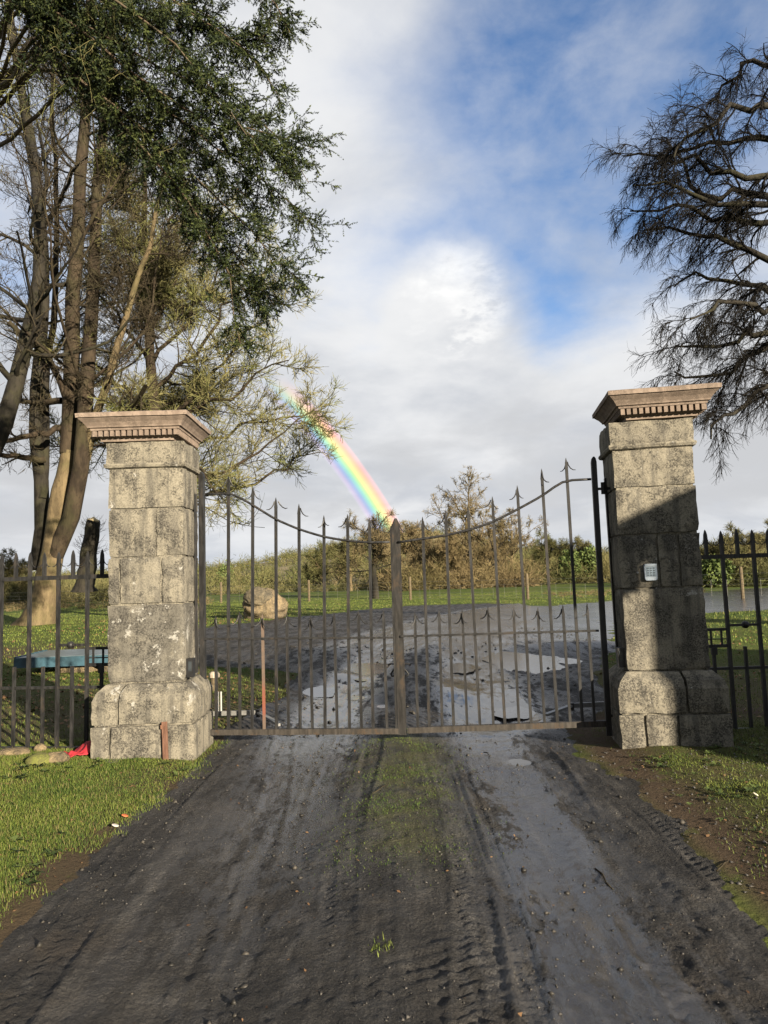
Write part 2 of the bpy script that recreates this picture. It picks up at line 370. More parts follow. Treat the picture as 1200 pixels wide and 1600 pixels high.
# ------------------------------------------------------------------ terrain
def drive_edges(y):
    l = -1.76 + 0.10 * np.sin(y * 1.1 + 0.5) * 0.6; r = 1.66 + 0.035 * (y - 3.2) + 0.06 * np.sin(y * 1.7)
    return l, r
far_poly = [tuple(ground(*p)[:2]) for p in [(338, 1152), (395, 1122), (450, 1085), (462, 1062), (430, 1048), (330, 1040), (250, 1030), (250, 990), (330, 978), (440, 966), (560, 953), (640, 946), (760, 942), (860, 946), (940, 940), (1060, 928), (1300, 912), (1500, 905), (1500, 930), (1300, 946), (1200, 953), (1100, 958), (985, 968), (960, 1000), (948, 1060), (942, 1110), (925, 1150)]]
PUD = [(818, 1030, 48, 22), (808, 1108, 30, 9), (884, 1029, 24, 5), (492, 1076, 30, 8), (815, 1184, 20, 6), (572, 1044, 36, 10), (600, 1098, 22, 7), (715, 1040, 26, 7), (560, 1085, 14, 4)]
pud3 = []
for (px, py, hx, hy) in PUD:
    c = ground(px, py); rx = hx * c[1] / FPX; ry = (ground(px, py - hy)[1] - ground(px, py + hy)[1]) / 2
    pud3.append((c[0], c[1], rx, max(ry, 0.12)))
TREAD = [  # x at y=7.2, x at y=2.7, half width, period, amplitude
    (-0.46, -0.42, 0.11, 0.062, 0.011), (-0.20, -0.26, 0.09, 0.055, 0.010), (0.52, 0.30, 0.10, 0.06, 0.010), (0.66, 0.46, 0.06, 0.045, 0.008),
    (1.72, 1.60, 0.10, 0.07, 0.016), (-1.02, -0.72, 0.10, 0.06, 0.006), (-1.60, -1.46, 0.09, 0.07, 0.007), (1.32, 1.10, 0.10, 0.065, 0.005)]
MOUND = [(540, 1052, .6, .6, .10), (500, 1020, .7, .6, .08), (690, 1082, .5, .9, .12), (930, 1062, .9, .9, .15), (900, 1010, 1.2, .8, .10)]
def mudmask(x, y):
    l, r = drive_edges(y)
    e = 0.16 * fbm(x * 2.2, y * 2.2, 4, 5) + 0.06 * fbm(x * 9, y * 9, 2, 9)
    near = sst(np.minimum(x - l, r - x) + e, -0.05, 0.12) * (y < 7.75)
    q = 0.35 * np.clip(y / 12, 0.3, 2.5)
    xx = x + q * fbm(x * .9, y * .9, 4, 21); yy = y + q * fbm(x * .9, y * .9, 4, 33)
    far = inpoly(xx, yy, far_poly) & (y > 7.4)
    return np.where(y < 7.45, near, np.maximum(near * (y < 7.7), far.astype(float)))
def flow(x, y): return x - 0.0085 * np.clip(y - 7, 0, 40) ** 2
def strip(x, y):    # the thin grass that survives along the crown of the drive
    return np.exp(-((x - 0.07 - 0.02 * (y - 5)) / 0.30) ** 2) * sst(y, 3.6, 4.6) * sst(y, 7.6, 7.1)
def height(x, y, mud):
    z = 0.02 * fbm(x * .5, y * .5, 3, 2)
    nearm = sst(y, 8.6, 7.6)
    cr = 0.030 * np.exp(-((x - 0.05) / 0.45) ** 2) - 0.030 * np.exp(-((x + 0.85) / 0.36) ** 2) - 0.030 * np.exp(-((x - 0.98 - .02 * (y - 5)) / 0.34) ** 2)
    z = z + cr * nearm
    l, r = drive_edges(y)
    verge = sst(l - x, -0.1, 0.6) * 0.05 + sst(x - r, 0.0, 0.7) * 0.06
    z = z + verge * sst(y, 11, 7.5) * sst(y, -4, 1)
    near = (y > 1.5) & (y < 8.2)
    tz = np.zeros_like(z)
    for (xa, xb, hw, per, amp) in TREAD:
        xc = xb + (xa - xb) * (y - 2.7) / 4.5 + 0.04 * np.sin(y * 1.3 + xa * 5)
        u = (x - xc) / hw; ins = sst(1 - np.abs(u), 0.0, 0.18) * near
        # the print breaks up where the mud was too wet or too stony to hold it
        keep = sst(fbm(x * 1.5 + xa, y * 0.7, 3, 40), -0.45, 0.1)
        ph = (y + np.abs(u) * hw * 0.75) / per; tri = np.abs((ph % 1) - 0.5) * 2
        tz += ins * keep * (-0.008 + 0.62 * amp * sst(tri, 0.35, 0.65) * (np.abs(u) > 0.12))
        tz += near * keep * 0.009 * np.exp(-((np.abs(u) - 1.12) / 0.14) ** 2)
    # slanted slip marks of a turning wheel
    sl = np.exp(-(((x - 0.18) / 0.24) ** 2 + ((y - 2.95) / 0.28) ** 2)); tz += sl * 0.0045 * np.sin((y - 0.42 * x) * 2 * np.pi / 0.085)
    z = z + tz * mud * 1.0
    z = z + mud * nearm * (0.014 * fbm(x * 7, y * 7, 4, 60, 0.65) + 0.008 * np.abs(fbm(x * 19, y * 16, 3, 61, .7)) + 0.008 * fbm(x * 17 + .3 * np.sin(y * 1.2), y * .55, 3, 62, .6))
    fz = sst(y, 7.4, 8.2)
    for (px, py, rx, ry, a) in MOUND:
        c = ground(px, py); z = z + a * np.exp(-(((x - c[0]) / rx) ** 2 + ((y - c[1]) / ry) ** 2)) * fz
    u = flow(x, y)
    churn = 0.016 * fbm(x * 1.6, y * 1.0, 4, 70, 0.58) + 0.022 * fbm(u * 5.5, y * 0.7, 4, 72, .6) + 0.010 * np.abs(fbm(x * 9, y * 6, 3, 75, 0.6)) * (1 - .6 * np.exp(-((u + .75) / .42) ** 2) - .6 * np.exp(-((u - 1.15) / .5) ** 2))
    trk = -0.055 * (np.exp(-((u + .75) / .38) ** 2) + np.exp(-((u - 1.15) / .42) ** 2)) + 0.05 * np.exp(-((u - .2) / .4) ** 2) + 0.04 * np.exp(-((u + 1.7) / .4) ** 2)
    z = z + fz * mud * (churn * sst(y, 60, 18) + trk * sst(y, 26, 10) - 0.01)
    z = z + (1 - mud) * (0.03 * fbm(x * 1.1, y * 1.1, 4, 80) * np.clip(y / 8, 0.5, 2.0))
    for (cx, cy, rx, ry) in pud3:
        d = ((x - cx) / rx) ** 2 + ((y - cy) / ry) ** 2
        k = np.exp(-d * 0.8); z = z * (1 - 0.85 * k) - 0.055 * k
    z = z + 0.5 * sst(y, 45, 90) + 0.004 * np.clip(y - 90, 0, 200) * sst(y, 90, 160)
    return z
def axis_coords(lo, hi, fn):
    out = [lo]
    while out[-1] < hi: out.append(out[-1] + fn(out[-1]))
    return np.array(out)
xs = axis_coords(-3.0, 3.3, lambda v: 0.016)
side = axis_coords(0.0, 700.0, lambda v: 0.018 + 0.10 * v)[1:]
xs = np.concatenate([(-3.0 - side)[::-1], xs, xs[-1] + side])
ys = axis_coords(2.1, 10, lambda v: 0.0125 * (v / 3.0) ** 1.2)
yf = axis_coords(ys[-1] + 0.05, 800, lambda v: 0.07 * (v / 10.0) ** 1.75)
yb = 2.1 - axis_coords(0.0, 40, lambda v: 0.03 + 0.2 * v)[1:]
ys = np.concatenate([yb[::-1], ys, yf])
GX, GY = np.meshgrid(xs, ys)
MUD = mudmask(GX, GY); Z = height(GX, GY, MUD)
WET = np.where(GY < 7.6, 0.12 + 1.1 * np.exp(-((GX + 0.75) / 0.40) ** 2) * sst(GY, 2.2, 5.5) + 1.5 * np.exp(-((GX - 0.88 - .03 * (GY - 5)) / 0.34) ** 2) + 1.3 * np.exp(-((GX + 0.82) / 0.40) ** 2) * sst(GY, 5.2, 7.2), 0)
_u = flow(GX, GY)
WET = WET + sst(GY, 7.0, 8.0) * (1.5 * np.exp(-((_u + .75) / .42) ** 2) + 1.6 * np.exp(-((_u - 1.15) / .55) ** 2) + 1.2 * sst(GY, 13, 20) * sst(_u, -3.2, -1.5) + 0.25)
_u = np.array([0, -math.sin(PITCH), math.cos(PITCH)])
ST = strip(GX, GY)
V = np.stack([GX, GY, Z], -1).reshape(-1, 3)
ny, nx = GX.shape
idx = np.arange(nx * ny).reshape(ny, nx)
FQ = np.stack([idx[:-1, :-1], idx[:-1, 1:], idx[1:, 1:], idx[1:, :-1]], -1).reshape(-1, 4)
mf = MUD.ravel()[FQ].mean(1) > 0.5
def surf_z(x, y):
    x = np.atleast_1d(np.asarray(x, float)); y = np.atleast_1d(np.asarray(y, float))
    return height(x, y, mudmask(x, y))

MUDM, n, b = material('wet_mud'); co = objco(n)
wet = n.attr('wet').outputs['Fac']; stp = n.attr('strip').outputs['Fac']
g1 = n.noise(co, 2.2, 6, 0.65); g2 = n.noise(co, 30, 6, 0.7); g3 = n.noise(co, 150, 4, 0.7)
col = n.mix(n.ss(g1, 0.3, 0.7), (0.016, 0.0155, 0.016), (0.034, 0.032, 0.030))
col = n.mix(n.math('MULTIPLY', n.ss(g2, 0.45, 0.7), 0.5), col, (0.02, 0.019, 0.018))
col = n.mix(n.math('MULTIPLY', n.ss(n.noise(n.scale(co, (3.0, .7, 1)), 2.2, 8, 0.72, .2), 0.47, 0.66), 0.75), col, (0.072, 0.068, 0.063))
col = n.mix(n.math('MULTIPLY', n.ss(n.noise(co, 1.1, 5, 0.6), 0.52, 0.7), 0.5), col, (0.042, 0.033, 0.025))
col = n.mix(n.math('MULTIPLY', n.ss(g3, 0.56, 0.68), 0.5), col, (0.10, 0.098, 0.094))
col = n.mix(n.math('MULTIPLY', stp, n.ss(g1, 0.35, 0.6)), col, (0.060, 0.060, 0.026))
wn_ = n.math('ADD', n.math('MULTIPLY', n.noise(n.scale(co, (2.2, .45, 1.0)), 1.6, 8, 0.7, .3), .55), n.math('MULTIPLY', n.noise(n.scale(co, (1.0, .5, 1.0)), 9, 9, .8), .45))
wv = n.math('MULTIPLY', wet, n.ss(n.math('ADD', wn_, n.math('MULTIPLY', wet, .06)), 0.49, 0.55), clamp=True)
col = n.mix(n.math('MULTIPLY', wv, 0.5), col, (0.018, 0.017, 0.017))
n.put(b.inputs['Base Color'], col)
rg = n.new('ShaderNodeMapRange'); n.put(rg.inputs[0], wv); rg.inputs[3].default_value = 0.60; n.put(rg.inputs[4], n.math('ADD', 0.12, n.math('MULTIPLY', n.ss(n.new('ShaderNodeSeparateXYZ', ins={0: co}).outputs[1], 8, 16), 0.09)))
n.put(b.inputs['Roughness'], rg.outputs[0]); n.put(b.inputs['Specular IOR Level'], n.math('ADD', n.math('SUBTRACT', 0.22, n.math('MULTIPLY', n.ss(n.new('ShaderNodeSeparateXYZ', ins={0: co}).outputs[1], 7, 8), 0.16)), n.math('MULTIPLY', wv, 0.84)))
vor = n.new('ShaderNodeTexVoronoi', feature='SMOOTH_F1'); n.put(vor.inputs['Vector'], n.scale(co, (1, .8, 1))); vor.inputs['Scale'].default_value = 75
hh = n.math('ADD', n.math('MULTIPLY', n.noise(n.scale(co, (1, .75, 1)), 62, 8, 0.78), 1.0), n.math('MULTIPLY', vor.outputs['Distance'], -0.55))
bp = n.new('ShaderNodeBump'); n.put(bp.inputs['Height'], hh); bp.inputs['Distance'].default_value = 0.03
ysep = n.new('ShaderNodeSeparateXYZ'); n.put(ysep.inputs[0], co)
n.put(bp.inputs['Strength'], n.math('SUBTRACT', 1.0, n.math('MULTIPLY', wv, n.math('ADD', 0.82, n.math('MULTIPLY', n.ss(ysep.outputs[1], 6.5, 8.5), 0.145)))))
n.put(b.inputs['Normal'], bp.outputs[0])

GRD, n, b = material('rough_grass_ground'); co = objco(n)
g1 = n.noise(co, 0.35, 6, 0.65); g2 = n.noise(co, 3.0, 7, 0.7); g3 = n.noise(co, 28, 5, 0.75)
col = n.mix(n.ss(g1, 0.35, 0.65), (0.042, 0.072, 0.012), (0.075, 0.092, 0.02))
col = n.mix(n.math('MULTIPLY', n.ss(g2, 0.50, 0.68), 0.7), col, (0.11, 0.085, 0.036))
col = n.mix(n.math('MULTIPLY', n.ss(g3, 0.45, 0.7), 0.55), col, (0.045, 0.055, 0.015))
dirt = n.attr('dirt').outputs['Fac']
col = n.mix(n.math('MULTIPLY', dirt, n.ss(n.math('ADD', g2, n.math('MULTIPLY', g3, 0.3)), 0.4, 0.62)), col, (0.062, 0.045, 0.030))
n.put(b.inputs['Base Color'], col); b.inputs['Roughness'].default_value = 0.95; b.inputs['Specular IOR Level'].default_value = 0.1
n.put(b.inputs['Normal'], n.bump(n.math('ADD', g3, g2), 0.8, 0.05))
DIRT = -0.45 * sst(GX, 1.9, 2.3) * sst(GY, 8.2, 7.4) + 0.9 * sst(GX, -1.0, -3.0) * np.exp(-((GY - 16.5 + 0.2 * GX) / 2.2) ** 2) + (sst(GX, 1.5, 1.8) * sst(GY, 8.2, 7.4) * sst(GX, 6, 3.5)) + sst(GY, 7.2, 7.6) * sst(GY, 15, 9) * 0.7 + 0.95 * sst(GX, -2.35, -1.9) * sst(GY, 8, 7.2) * (GX < 0)
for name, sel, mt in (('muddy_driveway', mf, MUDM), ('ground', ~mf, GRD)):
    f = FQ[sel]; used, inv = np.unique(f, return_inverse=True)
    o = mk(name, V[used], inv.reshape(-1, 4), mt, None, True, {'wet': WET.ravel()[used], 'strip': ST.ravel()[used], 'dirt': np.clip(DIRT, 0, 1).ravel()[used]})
    tag(o, kind='structure')

WATER, n, b = material('puddle_water'); b.inputs['Base Color'].default_value = (0.035, 0.032, 0.028, 1); b.inputs['Roughness'].default_value = 0.06
b.inputs['Specular IOR Level'].default_value = 0.6
n.put(b.inputs['Normal'], n.bump(n.noise(objco(n), 14, 3, 0.6), 0.25, 0.01))
rng = np.random.default_rng(3)
for i, (cx, cy, rx, ry) in enumerate(pud3):
    K = 40; th = np.linspace(0, 2 * np.pi, K, endpoint=False)
    rr = 1.15 + 0.16 * np.sin(th * 2 + i) + 0.10 * np.sin(th * 5 + 2 * i) + 0.08 * np.sin(th * 9 + i * 3)
    base = 0.5 * sst(np.array([cy]), 45, 90)[0]
    Vp = np.stack([rx * rr * np.cos(th), ry * rr * np.sin(th), np.zeros(K)], 1)
    o = mk('puddle', Vp, [tuple(range(K))], WATER); o.location = (cx, cy, -0.033 - 0.0016 * i + base); tag(o, kind='structure')

# ------------------------------------------------------------------ stone pillars
def stone_block(parent, a, bb, seed, mat, tint=0.0, name='stone_block', jit=0.006, chamfer_top=None, res=0.06, white=0.0):
    """one dressed stone: a box whose faces are gridded, edges worn round, surface uneven"""
    rg_ = np.random.default_rng(seed)
    a = np.array(a, float); bb = np.array(bb, float); size = bb - a
    nn = np.maximum(2, np.minimum(12, (size / res).astype(int)))
    verts = {}; Vl = []; Fl = []
    def vid(i, j, k):
        key = (i, j, k)
        if key not in verts:
            verts[key] = len(Vl); Vl.append((i / nn[0], j / nn[1], k / nn[2]))
        return verts[key]
    for ax in range(3):
        u, v = (ax + 1) % 3, (ax + 2) % 3
        for end in (0, nn[ax]):
            for iu in range(nn[u]):
                for iv in range(nn[v]):
                    q = []
                    for du, dv_ in ((0, 0), (1, 0), (1, 1), (0, 1)):
                        c = [0, 0, 0]; c[ax] = end; c[u] = iu + du; c[v] = iv + dv_; q.append(vid(*c))
                    Fl.append(tuple(q if end else q[::-1]))
    U = np.array(Vl); P = a + U * size
    # worn arrises
    d = np.minimum(U, 1 - U) * size; r = 0.016
    onedge = (d < 1e-6).sum(1) >= 2
    ctr = (a + bb) / 2
    P = np.where((onedge[:, None]) & (d < 1e-6), P + np.sign(ctr - P) * rg_.uniform(0.002, 0.011, (len(P), 1)), P)
    nz = np.stack([fbm(P[:, 0] * 6 + P[:, 2] * 5 + seed, P[:, 1] * 6 - P[:, 2] * 4 + seed * 1.7, 3, seed % 97 + q) for q in range(3)], 1)
    P = P + nz * jit
    if chamfer_top is not None:       # sloped weathering: pull the upper ring in by (dx, dy) above height zc
        zc, s0, s1 = chamfer_top
        t = np.clip((P[:, 2] - zc) / (bb[2] - zc), 0, 1)[:, None]; cx = np.array([s0, s1]); P[:, :2] = P[:, :2] * (1 - t) + (P[:, :2] * cx) * t
    o = mk(name, P, Fl, mat, parent, False)
    o.color = (tint, white, 0, 1); return o

def sweep_cap(parent, rect, prof, mat, name, seed):
    """moulded course: profile of (outset, z) swept round a rectangle"""
    x0, y0, x1, y1 = rect; Vv = []; Ff = []; n_ = 10; m = 4 * n_
    for (o_, z) in prof:
        cs = [(x0 - o_, y0 - o_), (x1 + o_, y0 - o_), (x1 + o_, y1 + o_), (x0 - o_, y1 + o_)]
        for k in range(4):
            a, b_ = np.array(cs[k]), np.array(cs[(k + 1) % 4])
            for t in range(n_): p = a + (b_ - a) * t / n_; Vv.append((p[0], p[1], z))
    Vv = np.array(Vv)
    Vv[:, 2] += 0.004 * fbm(Vv[:, 0] * 3 + seed, Vv[:, 1] * 3, 3, seed); Vv[:, :2] += 0.004 * fbm(Vv[:, 0] * 5, Vv[:, 1] * 5 + Vv[:, 2] * 9, 3, seed + 5)[:, None]
    K = len(prof)
    for k in range(K - 1):
        for t in range(m): Ff.append((k * m + t, k * m + (t + 1) % m, (k + 1) * m + (t + 1) % m, (k + 1) * m + t))
    Ff.append(tuple(range(m - 1, -1, -1))); Ff.append(tuple(range((K - 1) * m, K * m)))
    return mk(name, Vv, Ff, mat, parent)

def pillar(loc, yaw, lean, outer, label, tall, splits, tints, seed):
    """outer=-1: the outer side is to the left. local frame: front face looks to -y, x along the front"""
    root = empty('stone_pillar', loc, yaw, label, 'pillar', 'gate pillars')
    root.rotation_euler = (0, lean, yaw)
    hw = 0.350; bw = 0.462; hd = 0.275; bd = 0.38
    zz = tall
    def course(z0, z1, half, cuts, tint, chamfer=None, proud=0.0):
        dep = bd if half > 0.4 else hd
        xs_ = [-half - proud] + cuts + [half + proud]
        for k in range(len(xs_) - 1):
            nonlocal seed; seed += 1
            py = random.Random(seed).uniform(-0.004, 0.004)
            tl = tint if np.isscalar(tint) else tint[k]
            g = 0.005
            stone_block(root, (xs_[k] + (g if k else 0), -dep - proud + py, z0 + 0.004), (xs_[k + 1] - (g if k < len(xs_) - 2 else 0), dep + proud + py, z1 - 0.004), seed, STONE, tl, chamfer_top=chamfer, white=(1.0 if (outer < 0 and 0.3 < z0 < 0.75) else 0.0))
    course(zz[0] - 0.12, zz[1], bw, splits[0], tints[0])
    course(zz[1], zz[2], bw - 0.004, splits[1], tints[1], (zz[2] - 0.10, (hw + 0.012) / bw, (hd + 0.012) / bd))
    for i in range(2, 6): course(zz[i], zz[i + 1], hw, splits[i], tints[i])
    course(zz[6], zz[7], hw, [], tints[6], None, 0.018)
    # mortar core behind the joints
    core = MB().box((-hw + .02, -hd + .02, 0), (hw - .02, hd - .02, zz[7] - .01)); core.box((-bw + .03, -bd + .03, -.1), (bw - .03, bd - .03, zz[2] - .13)); core.build('mortar_core', STONE, root)
    # narrow moulding under the top stone
    sweep_cap(root, (-hw, -hd, hw, hd), [(0.004, zz[6] - .012), (0.022, zz[6] - .004), (0.03, zz[6] + .018), (0.022, zz[6] + .034), (0.01, zz[6] + .036)], STONE, 'string_moulding', seed + 3)
    # cap: it oversails the outer side and the front, hardly the gate side
    xin = hw + (0.09 if outer < 0 else 0.03) - 0.19; xo = hw + 0.22 - 0.19
    rect = (-xo, -hd - 0.015, xin, hd + 0.015) if outer < 0 else (-xin, -hd - 0.015, xo, hd + 0.015)
    zb = zz[7]
    prof = [(-0.02, zb - 0.004), (0.02, zb), (0.024, zb + 0.028), (0.042, zb + 0.034), (0.044, zb + 0.090), (0.09, zb + 0.093), (0.096, zb + 0.112), (0.112, zb + 0.116), (0.118, zb + 0.130), (0.140, zb + 0.160), (0.172, zb + 0.190), (0.176, zb + 0.197), (0.19, zb + 0.199), (0.193, zb + 0.236), (0.17, zb + 0.246), (0.0, zb + 0.262)]
    cap = sweep_cap(root, rect, prof, CAPST, 'cap', seed + 9); cap['label'] = 'pinkish moulded cap with a row of dentils'
    x0, y0, x1, y1 = rect; dme = None
    pts = []
    L = x1 - x0 + 0.17; nd = int(round(L / 0.054))
    for k in range(nd): pts.append((x0 - 0.085 + L * (k + .5) / nd, y0 - 0.062, 0))
    Ly = y1 - y0 + 0.17; nd = int(round(Ly / 0.054))
    for k in range(nd):
        for xx, rz in ((x1 + 0.062, math.pi / 2), (x0 - 0.062, -math.pi / 2)): pts.append((xx, y0 - 0.085 + Ly * (k + .5) / nd, rz))
    for (px, py, rz) in pts:
        if dme is None:
            o = MB().box((-0.0165, -0.024, -0.026), (0.0165, 0.024, 0.026)).build('dentil', CAPST, cap); dme = o.data
        else: o = link(bpy.data.objects.new('dentil', dme), cap)
        o.location = (px, py, zb + 0.064); o.rotation_euler = (0, 0, rz)
    return root
PL = (-2.21, 6.89, 0.0); PR = (2.478, 6.615, 0.0); YL, YR = rad(0.5), rad(-8.0)
pil_l = pillar(PL, YL, rad(-0.1), -1, 'sunlit stone gate pillar on the left with white lichen patches', [0, .33, .69, 1.395, 1.83, 2.28, 2.67, 2.91],
               [[-0.29, 0.21], [-0.22], [], [-0.24, 0.14], [0.09], []], [0.1, .25, .75, [.45, .5, .35], .15, -.25, -.1], 100)
pil_r = pillar(PR, YR, rad(-0.5), 1, 'half shaded stone gate pillar on the right carrying a keypad', [0, .335, .69, 1.405, 1.88, 2.30, 2.66, 2.91],
               [[-0.25, 0.02], [0.11], [], [-0.02, 0.16], [], []], [-.2, 0, .2, .2, .1, .1, .3], 200)

def P2W(root, v):
    return np.array(Matrix.LocRotScale(root.location, root.rotation_euler, None) @ Vector(v))

# keypad on the right pillar
kp = empty('keypad', P2W(pil_r, (-0.095, -0.279, 1.545)), 0, 'silver grey entry keypad on the shaded right pillar', 'keypad'); kp.rotation_euler = pil_r.rotation_euler
K = 10; bx = []
def rrect(w_, h_, r, n_=4):
    o_ = []
    for cx, cz, a0 in ((w_ / 2 - r, h_ / 2 - r, 0), (-w_ / 2 + r, h_ / 2 - r, 90), (-w_ / 2 + r, -h_ / 2 + r, 180), (w_ / 2 - r, -h_ / 2 + r, 270)):
        for k in range(n_ + 1): a = rad(a0 + 90 * k / n_); o_.append((cx + r * math.cos(a), cz + r * math.sin(a)))
    return o_
def plate(out, y0, y1):
    n_ = len(out); Vp = [(x, y0, z) for x, z in out] + [(x, y1, z) for x, z in out]
    return MB().add(Vp, [tuple(range(n_)), tuple(range(2 * n_ - 1, n_ - 1, -1))] + [(k + n_, k + n_ + 0 if False else (k + 1) % n_ + n_, (k + 1) % n_, k) for k in range(n_)])
plate(rrect(0.105, 0.145, 0.018), -0.030, 0.0).build('housing', GREYPL, kp)
plate(rrect(0.084, 0.088, 0.006), -0.033, -0.029).build('key_panel', simple('blue_grey_panel', (0.20, 0.26, 0.32), 0.4), kp).location = (0, 0, 0.004)
MB().box((-0.05, -0.040, 0.055), (0.05, -0.028, 0.071)).build('hood', GREYPL, kp)
km = None
for r_ in range(4):
    for c_ in range(3):
        if km is None: o = plate(rrect(0.016, 0.012, 0.003, 2), -0.037, -0.032).build('key', KEYM, kp); km = o.data
        else: o = link(bpy.data.objects.new('key', km), kp)
        o.location = (-0.025 + 0.025 * c_, 0, 0.034 - 0.020 * r_)
btn = plate(rrect(0.016, 0.016, 0.005), -0.02, 0).build('call_button', WHITEPL)
btn.location = P2W(pil_r, (-0.205, -0.277, 1.545)); btn.rotation_euler = pil_r.rotation_euler; tag(btn, 'tiny white call button left of the keypad', 'button')
for root, sx, nm in ((pil_l, 1, 'small black sensor box on the inner face of the left pillar'), (pil_r, -1, 'small black sensor box on the inner face of the right pillar')):
    e = empty('gate_sensor', P2W(root, (sx * 0.350, -0.17, 0.80)), 0, nm, 'sensor', 'gate sensors'); e.rotation_euler = root.rotation_euler
    MB().box((min(0, sx * .06), -.045, -.085), (max(0, sx * .06), .045, .085)).build('housing', BLACKPL, e)
    MB().box((min(sx * .02, sx * .05), -.050, -.03), (max(sx * .02, sx * .05), -.0455, .06)).build('lens', GLASS, e)

# ------------------------------------------------------------------ gate
G0 = ground(320, 1150, .09); G1 = ground(953, 1148, .09)
G0[2] = G1[2] = 0.0
GD = (G1 - G0) / np.linalg.norm(G1 - G0); GN = np.array([-GD[1], GD[0], 0])
def onp(px, py):
    d = ray(px, py); o = np.array([0, 0, CAMZ]); t = ((G0 - o) @ GN) / (d @ GN); return o + d * t
def barb_mesh():
    mb = MB()
    mb.tube([(0.008, 0, -0.035), (0.014, 0, -0.062), (0.028, 0, -0.088), (0.048, 0, -0.104), (0.068, 0, -0.106)], [0.0055, 0.005, 0.0045, 0.004, 0.0025], 5)
    o = mb.build('barb', IRON); me = o.data; bpy.data.objects.remove(o); return me
BARB = barb_mesh()
GROT = math.atan2(GD[1], GD[0])
def spear(mb, bot, top, wdt, head=0.11, flare=1.15):
    bot = np.array(bot); top = np.array(top); ax = (top - bot); L = np.linalg.norm(ax); ax /= L
    a = GD - ax * (GD @ ax); a /= np.linalg.norm(a); b_ = np.cross(ax, a); h = wdt / 2
    V_ = []
    for t, s in ((0, 1), (L - head, 1), (L - head + 0.012, flare), (L - 0.03, 0.55), (L, 0.06)):
        c = bot + ax * t
        for sa, sb in ((-1, -1), (1, -1), (1, 1), (-1, 1)): V_.append(c + a * sa * h * s + b_ * sb * h * s * (1 if s == 1 else .8))
    F_ = [(3, 2, 1, 0), (16, 17, 18, 19)]
    for k in range(4):
        for j in range(4): F_.append((k * 4 + j, k * 4 + (j + 1) % 4, k * 4 + 4 + (j + 1) % 4, k * 4 + 4 + j))
    mb.add(V_, F_)
def gate_bar(root, base, bot, top, wdt, name, mat, barbs=2, seed=0):
    o = None; mb = MB(); spear(mb, np.array(bot) - base, np.array(top) - base, wdt); o = mb.build(name, mat, root)
    rg_ = random.Random(seed)
    for s in ((1, -1)[:barbs]):
        if rg_.random() < 0.10: continue          # a few barbs are lost
        c = link(bpy.data.objects.new('barb', BARB), o); c.location = [float(q) for q in (np.array(top) - base)]
        c.rotation_euler = (rg_.uniform(-.35, .35), rg_.uniform(-.2, .2), GROT + (0 if s > 0 else math.pi) + rg_.uniform(-.5, .5)); k = rg_.uniform(1.05, 1.35); c.scale = (k, k, k)
    return o
def leaf(label, hinge_px, tall, short, toprail, midrail, botrail, side):
    base = onp(*hinge_px); base[2] = 0.0
    root = empty('gate_leaf', base, 0, label, 'gate', 'leaves of the iron gate')
    for i, (bp, tp) in enumerate(tall): gate_bar(root, base, onp(*bp), onp(*tp), 0.026, 'bar', IRON, seed=i + 10 * side)
    for i, (bp, tp) in enumerate(short):
        o = gate_bar(root, base, onp(*bp), onp(*tp), 0.024, 'dog_bar', REDBAR if (side == 0 and i == 2) else IRON, seed=50 + i + 10 * side)
        if side == 0 and i == 2: o['label'] = 'dog bar with orange red primer showing'
    pts = [onp(*p) - base - GN * 0.02 for p in toprail]
    mb = MB(); Q = resample(pts, 22); mb.tube(Q, 0.0115, 6); mb.build('top_rail', IRON, root, True)
    for nm, pr, wx, mt, off in (('middle_rail', midrail, 0.020, IRON, 0.0225), ('bottom_rail', botrail, 0.052, IRONR, 0.0)):
        p, q = onp(*pr[0]) - base, onp(*pr[1]) - base
        MB().bar(p - GN * off, q - GN * off, wx, 0.014 if nm == 'middle_rail' else 0.05, GN).build(nm, mt, root)
    return root, base
tl = [((357, 1140), (357, 743)), ((394, 1140), (395, 760)), ((432, 1140), (431, 777)), ((469, 1140), (467, 787)), ((508, 1139), (506, 805)), ((546, 1138), (543, 803)), ((583, 1138), (577, 809))]
sl_ = [((338, 1140), (337, 962)), ((375, 1140), (374, 955)), ((413, 1140), (410, 959)), ((451, 1139), (448, 958)), ((488, 1139), (485, 961)), ((527, 1139), (522, 956)), ((565, 1138), (560, 953)), ((605, 1138), (599, 953))]
gl, gbl = leaf('left leaf of the spiked iron gate, one bar primed orange red', (318, 1148), tl, sl_,
          [(321, 773), (340, 772), (361, 771), (380, 780), (395, 789), (432, 812), (467, 827), (506, 839), (542, 845), (577, 848), (612, 847)],
          [(320, 998), (616, 996)], [(313, 1144), (623, 1142)], 0)
tr = [((671, 1136), (660, 807)), ((709, 1135), (696, 797)), ((750, 1134), (731, 791)), ((789, 1133), (769, 775)), ((830, 1132), (808, 758)), ((871, 1129), (846, 732)), ((910, 1128), (884, 715))]
sr = [((653, 1137), (648, 955)), ((691, 1136), (686, 952)), ((730, 1135), (722, 951)), ((771, 1134), (762, 947)), ((811, 1133), (802, 947)), ((851, 1131), (840, 948)), ((891, 1129), (879, 944)), ((929, 1127), (917, 942))]
gr, gbr = leaf('right leaf of the spiked iron gate, its bottom rail worn brown', (953, 1148), tr, sr,
          [(619, 848), (661, 842), (696, 837), (734, 828), (770, 816), (809, 796), (847, 775), (876, 754), (886, 751), (926, 749)],
          [(626, 994), (935, 985)], [(637, 1141), (950, 1130)], 1)
